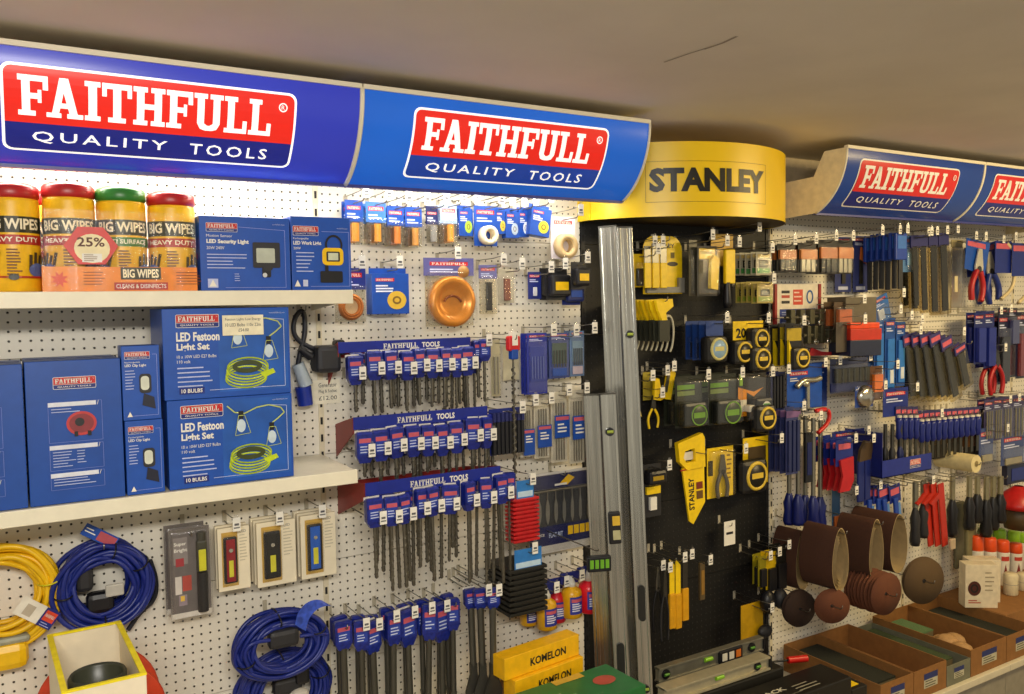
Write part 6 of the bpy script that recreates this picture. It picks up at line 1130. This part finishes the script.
for i, px in enumerate((951, 968, 976, 985, 992, 999)): free('dark_file', ORD[i]+' dark-handled file hanging right of the red clamps', 'file', (px-4, 476, px+4, 536-(i % 3)*7), -.13-.02*(i % 2), f_driver(BLACK, C('a39c80', .3, .7), .62, .42, .2), group='dark-handled files', tagged=False)
free('grey_pouch', 'dull grey-green bundle hanging between red clamps and spray cans', 'bundle', (952, 500, 972, 566), -.08, lambda t, w, h, c: (M().box(-w*.45, -w*.05, -.02, 0, 0, h, C('4f4c3a', .6), .008).build('bundle', t), M().box(0, w*.45, -.03, -.005, h*.1, h*.9, C('77704f', .6), .008).build('bundle', t)), hk=.03, tagged=False)
free('plumb_bob', 'red plastic head with dark body at the right photo edge', 'tool', (1007, 486, 1030, 528), -.15, lambda t, w, h, c: (M().lathe([(w*.1, h), (w*.3, h*.85), (w*.5, h*.62), (w*.5, h*.5), (.001, h*.5)], C('b81c1c', .35), 18).build('red_head', t), M().lathe([(.001, 0), (w*.3, 0), (w*.4, h*.5), (.001, h*.5)], C('4a3a20', .5), 18).build('body', t)), tagged=True); free('dark_cards', 'dark navy hanging pack above the red plastic head', 'pack', (1000, 462, 1024, 484), -.1, f_block(C('1c1f3a', .4), .1, .95, .9, .03, NAVY), tagged=False)
# ================================================================ sanding belts and discs
BEL = abrasive('24130a', '5c3420'); BBK = C('a58f66', .7); DSC = abrasive('33190c', '82482a'); DSC2 = abrasive('3a2a18', '6a5232')
def belt(label, l, tp, r_, b, y, wid, seed, inner=0):
    x0, x1, z0, z1 = rect(l, tp, r_, b, y); a, hgt = (x1-x0)/2, (z1-z0)
    t = thing('sanding_belt', label, 'sanding belt', ((x0+x1)/2, y, z0), math.radians(6), 'hanging sanding belts'); n = 36
    pts = [(a*math.cos(6.2832*i/n)*(1-.18*math.sin(6.2832*i/n)), hgt/2+hgt/2*math.sin(6.2832*i/n)) for i in range(n)]
    for k, nm, m, s in ((0, 'abrasive_face', BEL, 1), (1, 'cloth_back', BBK, .965)):
        vs = [(u*s, yy, hgt/2+(v-hgt/2)*s) for yy in (0, wid) for u, v in pts]; M().add(vs, [(i, (i+1) % n, n+(i+1) % n, n+i) for i in range(n)], m, True).build(nm, t)
    vs = [(u*s, -.0002, hgt/2+(v-hgt/2)*s) for s in (1, .965) for u, v in pts]; M().add(vs, [(i, (i+1) % n, n+(i+1) % n, n+i) for i in range(n)], BBK).build('cut_edge', t)
    for k in range(inner):
        s = .86-.1*k; vs = [(u*s*.7, yy, hgt*.46+(v-hgt/2)*s*.92) for yy in (.002, wid) for u, v in pts]; M().add(vs, [(i, (i+1) % n, n+(i+1) % n, n+i) for i in range(n)], BBK, True).build('inner_fold', t)
    hook((x0+x1)/2, z1-.02, abs(y)+.03, 'peg hook through the '+label, False)
belt('brown sanding belt nearest to the black panel, front one', 831, 528, 850, 591, -.33, .15, 1, 3)
belt('brown sanding belt behind the nearest belt', 795, 531, 812, 590, -.16, .12, 2)
belt('middle brown sanding belt of the hanging belts', 868, 519, 885, 583, -.28, .16, 3, 1)
belt('rightmost and tallest brown sanding belt', 889, 514, 909, 573, -.28, .2, 4)
def disc(label, cx, cy, ry, y, m, n=1, dy=.008, rz=0):
    a = W(cx, cy, y); R = (W(cx, cy-ry, y).z-W(cx, cy+ry, y).z)/2; t = thing('sanding_disc', label, 'sanding disc', (a.x, y, a.z-R), rz, 'brown sanding discs')
    M().lathe([(R*.09, -.001), (R, -.001), (R, .001), (R*.09, .001), (R*.09, -.001)], m, 36, (0, 0, R), 'y').build('disc', t); M().lathe([(.001, .0015), (R*.1, .0015)], BLACK, 14, (0, 0, R), 'y').build('centre_hole', t)
    for k in range(1, n): dup(t, label.replace('front ', '')+', '+ORD[k]+' behind the front', (rnd.uniform(-.004, .004), dy*k, rnd.uniform(-.004, .004)))
    hook(a.x, a.z, abs(y)+.05, 'peg hook through the '+label, False)
disc('dark sanding disc at the left under the belts', 800, 609, 18, -.22, abrasive('1c0f08', '3c2416'), 2, .012, -.25)
disc('front reddish sanding disc under the nearest belt', 832, 606, 17.5, -.32, DSC, 1, .01, -.55)
disc('front disc of the thick stack of sanding discs', 886, 594, 21, -.33, DSC, 9, .016, -.1)
disc('large olive-brown sanding disc on its own', 924, 581, 23, -.33, DSC2, 2, .012, -.3)
# ================================================================ open sandpaper cartons on the base shelf
def opencarton(label, x0, x1, yb, yf, z0, h, m, sheet, tilt=0, lab=True, fill=.35, group='open sandpaper cartons'):
    w, d = x1-x0, yb-yf; t = thing('sandpaper_carton', label, 'box', ((x0+x1)/2, yf, z0), tilt, group); th = .004
    M().box(-w/2, w/2, 0, d, 0, th, m).build('floor_panel', t); M().box(-w/2, w/2, 0, th, th, h, m).build('front_panel', t); M().box(-w/2, w/2, d-th, d, th, h, m).build('back_panel', t)
    for s in (-1, 1): M().box(s*(w/2-th), s*w/2, th, d-th, th, h, m).build('side_panel', t)
    if lab: q = P(); q.rect(w*.3, h*.28, w*.72, h*.8, C('b9b49c', .6)); q.rect(w*.3, h*.58, w*.72, h*.8, C('23306a', .5)); q.lines(w*.34, h*.5, w*.34, 3, h*.09, C('55523f', .6), h*.04); q.build('front_label', t, (-w/2, -.0006, 0))
    return t
def sheets(label, x0, x1, yb, yf, z, th, m, rz=0, cat='sandpaper'):
    t = thing('sandpaper_stack', label, cat, ((x0+x1)/2, (yb+yf)/2, z), rz, 'stacked sandpaper sheets'); w, d = (x1-x0)/2, (yb-yf)/2
    M().box(-w, w, -d, d, 0, th*.9, C('6a5f45', .7)).build('sheet_stack', t); M().box(-w, w, -d, d, th*.9, th, m).build('top_sheet', t)
GS = abrasive('12140e', '2c3024'); GN = abrasive('2c3a22', '4a5a38'); ZB0 = .196
for i, (xa, xb, lb, m, sh) in enumerate(((2.825, 3.03, 'nearest open brown carton of sandpaper', CARD, ('dark sandpaper stack in the nearest carton', GS, .075)), (3.034, 3.25, 'second open brown carton from the left, nearly empty', CARD, None), (3.254, 3.42, 'third low grey-green carton between the brown ones', C('6f6f5c', .6), ('olive sandpaper stack in the third carton', GN, .06)), (3.424, 3.69, 'fourth open brown carton with crumpled paper', CARD, None), (3.694, 3.93, 'fifth open brown carton at the right edge', CARD, ('black sandpaper stack in the fifth carton', GS, .06)))):
    opencarton(lb, xa, xb, -.03, -.5, ZB0, .115 if i != 2 else .085, m, None)
    if sh: sheets(sh[0], xa+.012, xb-.012, -.05, -.43, ZB0+.006, sh[2], sh[1])
sheets('pale green sandpaper stack in the fourth carton', 3.44, 3.60, -.06, -.22, ZB0+.006, .07, abrasive('3f5a38', '6a8a5c'))
mb = M(); q = random.Random(5)
for k in range(5): mb.ell((q.uniform(-.06, .06), q.uniform(-.08, .08), .03+q.random()*.02), (.035+q.random()*.02, .05, .03), C('b08a5c', .7, bump=.6, scale=90), 9, 6)
o = mb.build('crumpled_paper', None, (3.56, -.34, ZB0+.008)); tag(o, 'crumpled tan paper lying in the fourth carton', 'paper')
# stock on the right: box, spray cans
t = thing('stock_carton', 'brown carton carrying the spray cans at the right', 'box', (4.30, -.19, ZB0)); M().box(-.36, .4, -.17, .17, 0, .115, CARD, .003).build('carton_body', t)
ZC = ZB0+.116
wb = WZ(955, 612, ZC); we = WZ(990, 617, ZC)
x0 = W(974, 590, -.2).x-.075; x1 = x0+.15; h = W(972, 568, -.25).z-ZC
t = thing('white_carton', 'white carton with dark round picture before the spray cans', 'box', ((x0+x1)/2, -.22, ZC), -.62); w = x1-x0; M().box(-w/2, w/2, -.035, .035, 0, h, C('d9cdb4', .5), .002).build('carton_body', t)
q = P(); q.ell(w*.28, h*.45, w*.2, h*.17, C('4a2018', .5)); q.ring(w*.28, h*.45, w*.12, h*.1, w*.05, C('1c1614', .5)); q.lines(w*.1, h*.16, w*.4, 2, h*.05, C('b05a48', .5), h*.025); q.lines(w*.6, h*.8, w*.3, 5, h*.1, C('a0937a', .5), h*.03); q.build('printed_front', t, (-w/2, -.0356, 0))
t2 = dup(t, 'white carton directly behind the one with round picture', (.085, .035, -.0))
ORC = C('e2501a', .4); GRC = C('8fbf28', .4)
def can(label, px, py_top, y, capm, h=.21, r=.031, body=C('d9d2c4', .35), z=None, txt=True):
    p = W(px, py_top, y); z = p.z-h if z is None else z; h = p.z-z
    t = thing('spray_can', label, 'spray can', (p.x, y, z), -.6, 'spray cans with coloured caps'); M().lathe([(.001, 0), (r*.96, 0), (r, .004), (r, h*.72), (r*.9, h*.76), (.001, h*.77)], body, 20).build('can_body', t); M().lathe([(r*.97, h*.745), (r, h*.75), (r*.97, h*.96), (r*.85, h), (.001, h)], capm, 20).build('cap', t)
    if txt: q = P(.0004); q.poly([[(-.012, h*.2), (.012, h*.2), (0, h*.5)]], C('7a2420', .5)); q.rect(-.02, h*.56, .02, h*.66, C('b93a2c', .5)); q.build('can_print', t, fn=lambda u, v, d: ((r+.0005+d)*math.sin(u/r), -(r+.0005+d)*math.cos(u/r), v), cut=[('u', [-.012, -.006, 0, .006, .012])])
for i, (px, py) in enumerate(((977, 535), (990, 537.5), (1003, 540), (1016, 543))): can('orange-capped spray can, '+ORD[i]+' from the left', px, py, -.115, ORC, z=ZC)
for i, (px, py) in enumerate(((986, 527), (1000, 529), (1014, 531), (1024, 533))): can('green-capped spray can behind the orange ones, '+ORD[i]+' from the left', px, py, -.035, GRC, z=ZC, txt=False)
for i, px in enumerate((1011, 1024)):
    p = W(px, 573, -.22); t = thing('white_canister', ('left', 'right')[i]+' plain white canister at the right photo edge', 'canister', (p.x, -.22, ZC), 0, 'white canisters'); M().lathe([(.001, 0), (.03, 0), (.033, .004), (.033, (p.z-ZC)*.9), (.028, p.z-ZC), (.001, p.z-ZC)], C('d3c7a6', .5), 18).build('canister_body', t); M().lathe([(.0335, (p.z-ZC)*.5), (.0337, (p.z-ZC)*.52)], GREY, 18).build('seam_ring', t)
a = W(988, 606, -.25); t = thing('yellow_tag', 'small yellow tag in front of the white cartons', 'tag', (a.x, -.25, ZC)); M().box(-.025, .025, -.002, .0, 0, .06, C('e8c420', .4)).build('tag_card', t)
# ================================================================ nest printed and fitted pieces under the part that carries them
SUBP = {'print': 0, 'lettering': 0, 'label': 0, 'lid_seam': 0, 'price_sticker': 0, 'light_strip': 'torch_body', 'lens': 'torch_body', 'torch_face': 'torch_body', 'pivot': 'jaws', 'cardboard_core': 'tape_roll', 'tag': 'tag_arm', 'face_ring': 'case', 'face_disc': 'case', 'coil_core': 'wire_coil', 'centre_hole': 'disc', 'nozzle': 'bottle_body', 'vial': ('vial_block', 'vial_ring'), 'blade_label': 0}
for th, kids in list(CH.items()):
    o = COL.objects.get(th)
    if o is None or o.type != 'EMPTY' or len(kids) < 2: continue
    for i, k in enumerate(kids):
        nm = k.name.split('.')[0]; tgt = None
        for key, val in SUBP.items():
            if (key in nm and key in ('print', 'lettering', 'label')) or nm == key or (key == 'tag' and nm == 'price_tag'):
                if val == 0: tgt = kids[0]
                else:
                    c = [q for q in kids[:i] if q.name.split('.')[0] in (val if isinstance(val, tuple) else (val,))]; tgt = c[-1] if c else None
                break
        if tgt is None or tgt == k or tgt.parent != o or tgt.location.length > 1e-6 or Vector(tgt.rotation_euler).length > 1e-6 or k.parent != o: continue
        if any(q.parent == k for q in kids): continue
        k.parent = tgt
for l, os_ in LAB.items():
    n = len(l.split())
    if n < 4 or n > 16: print('LABELLEN', n, l)
    if len(os_) > 1 and len({o.get('group') for o in os_}) != 1 or (len(os_) > 1): print('DUPLABEL', len(os_), l)
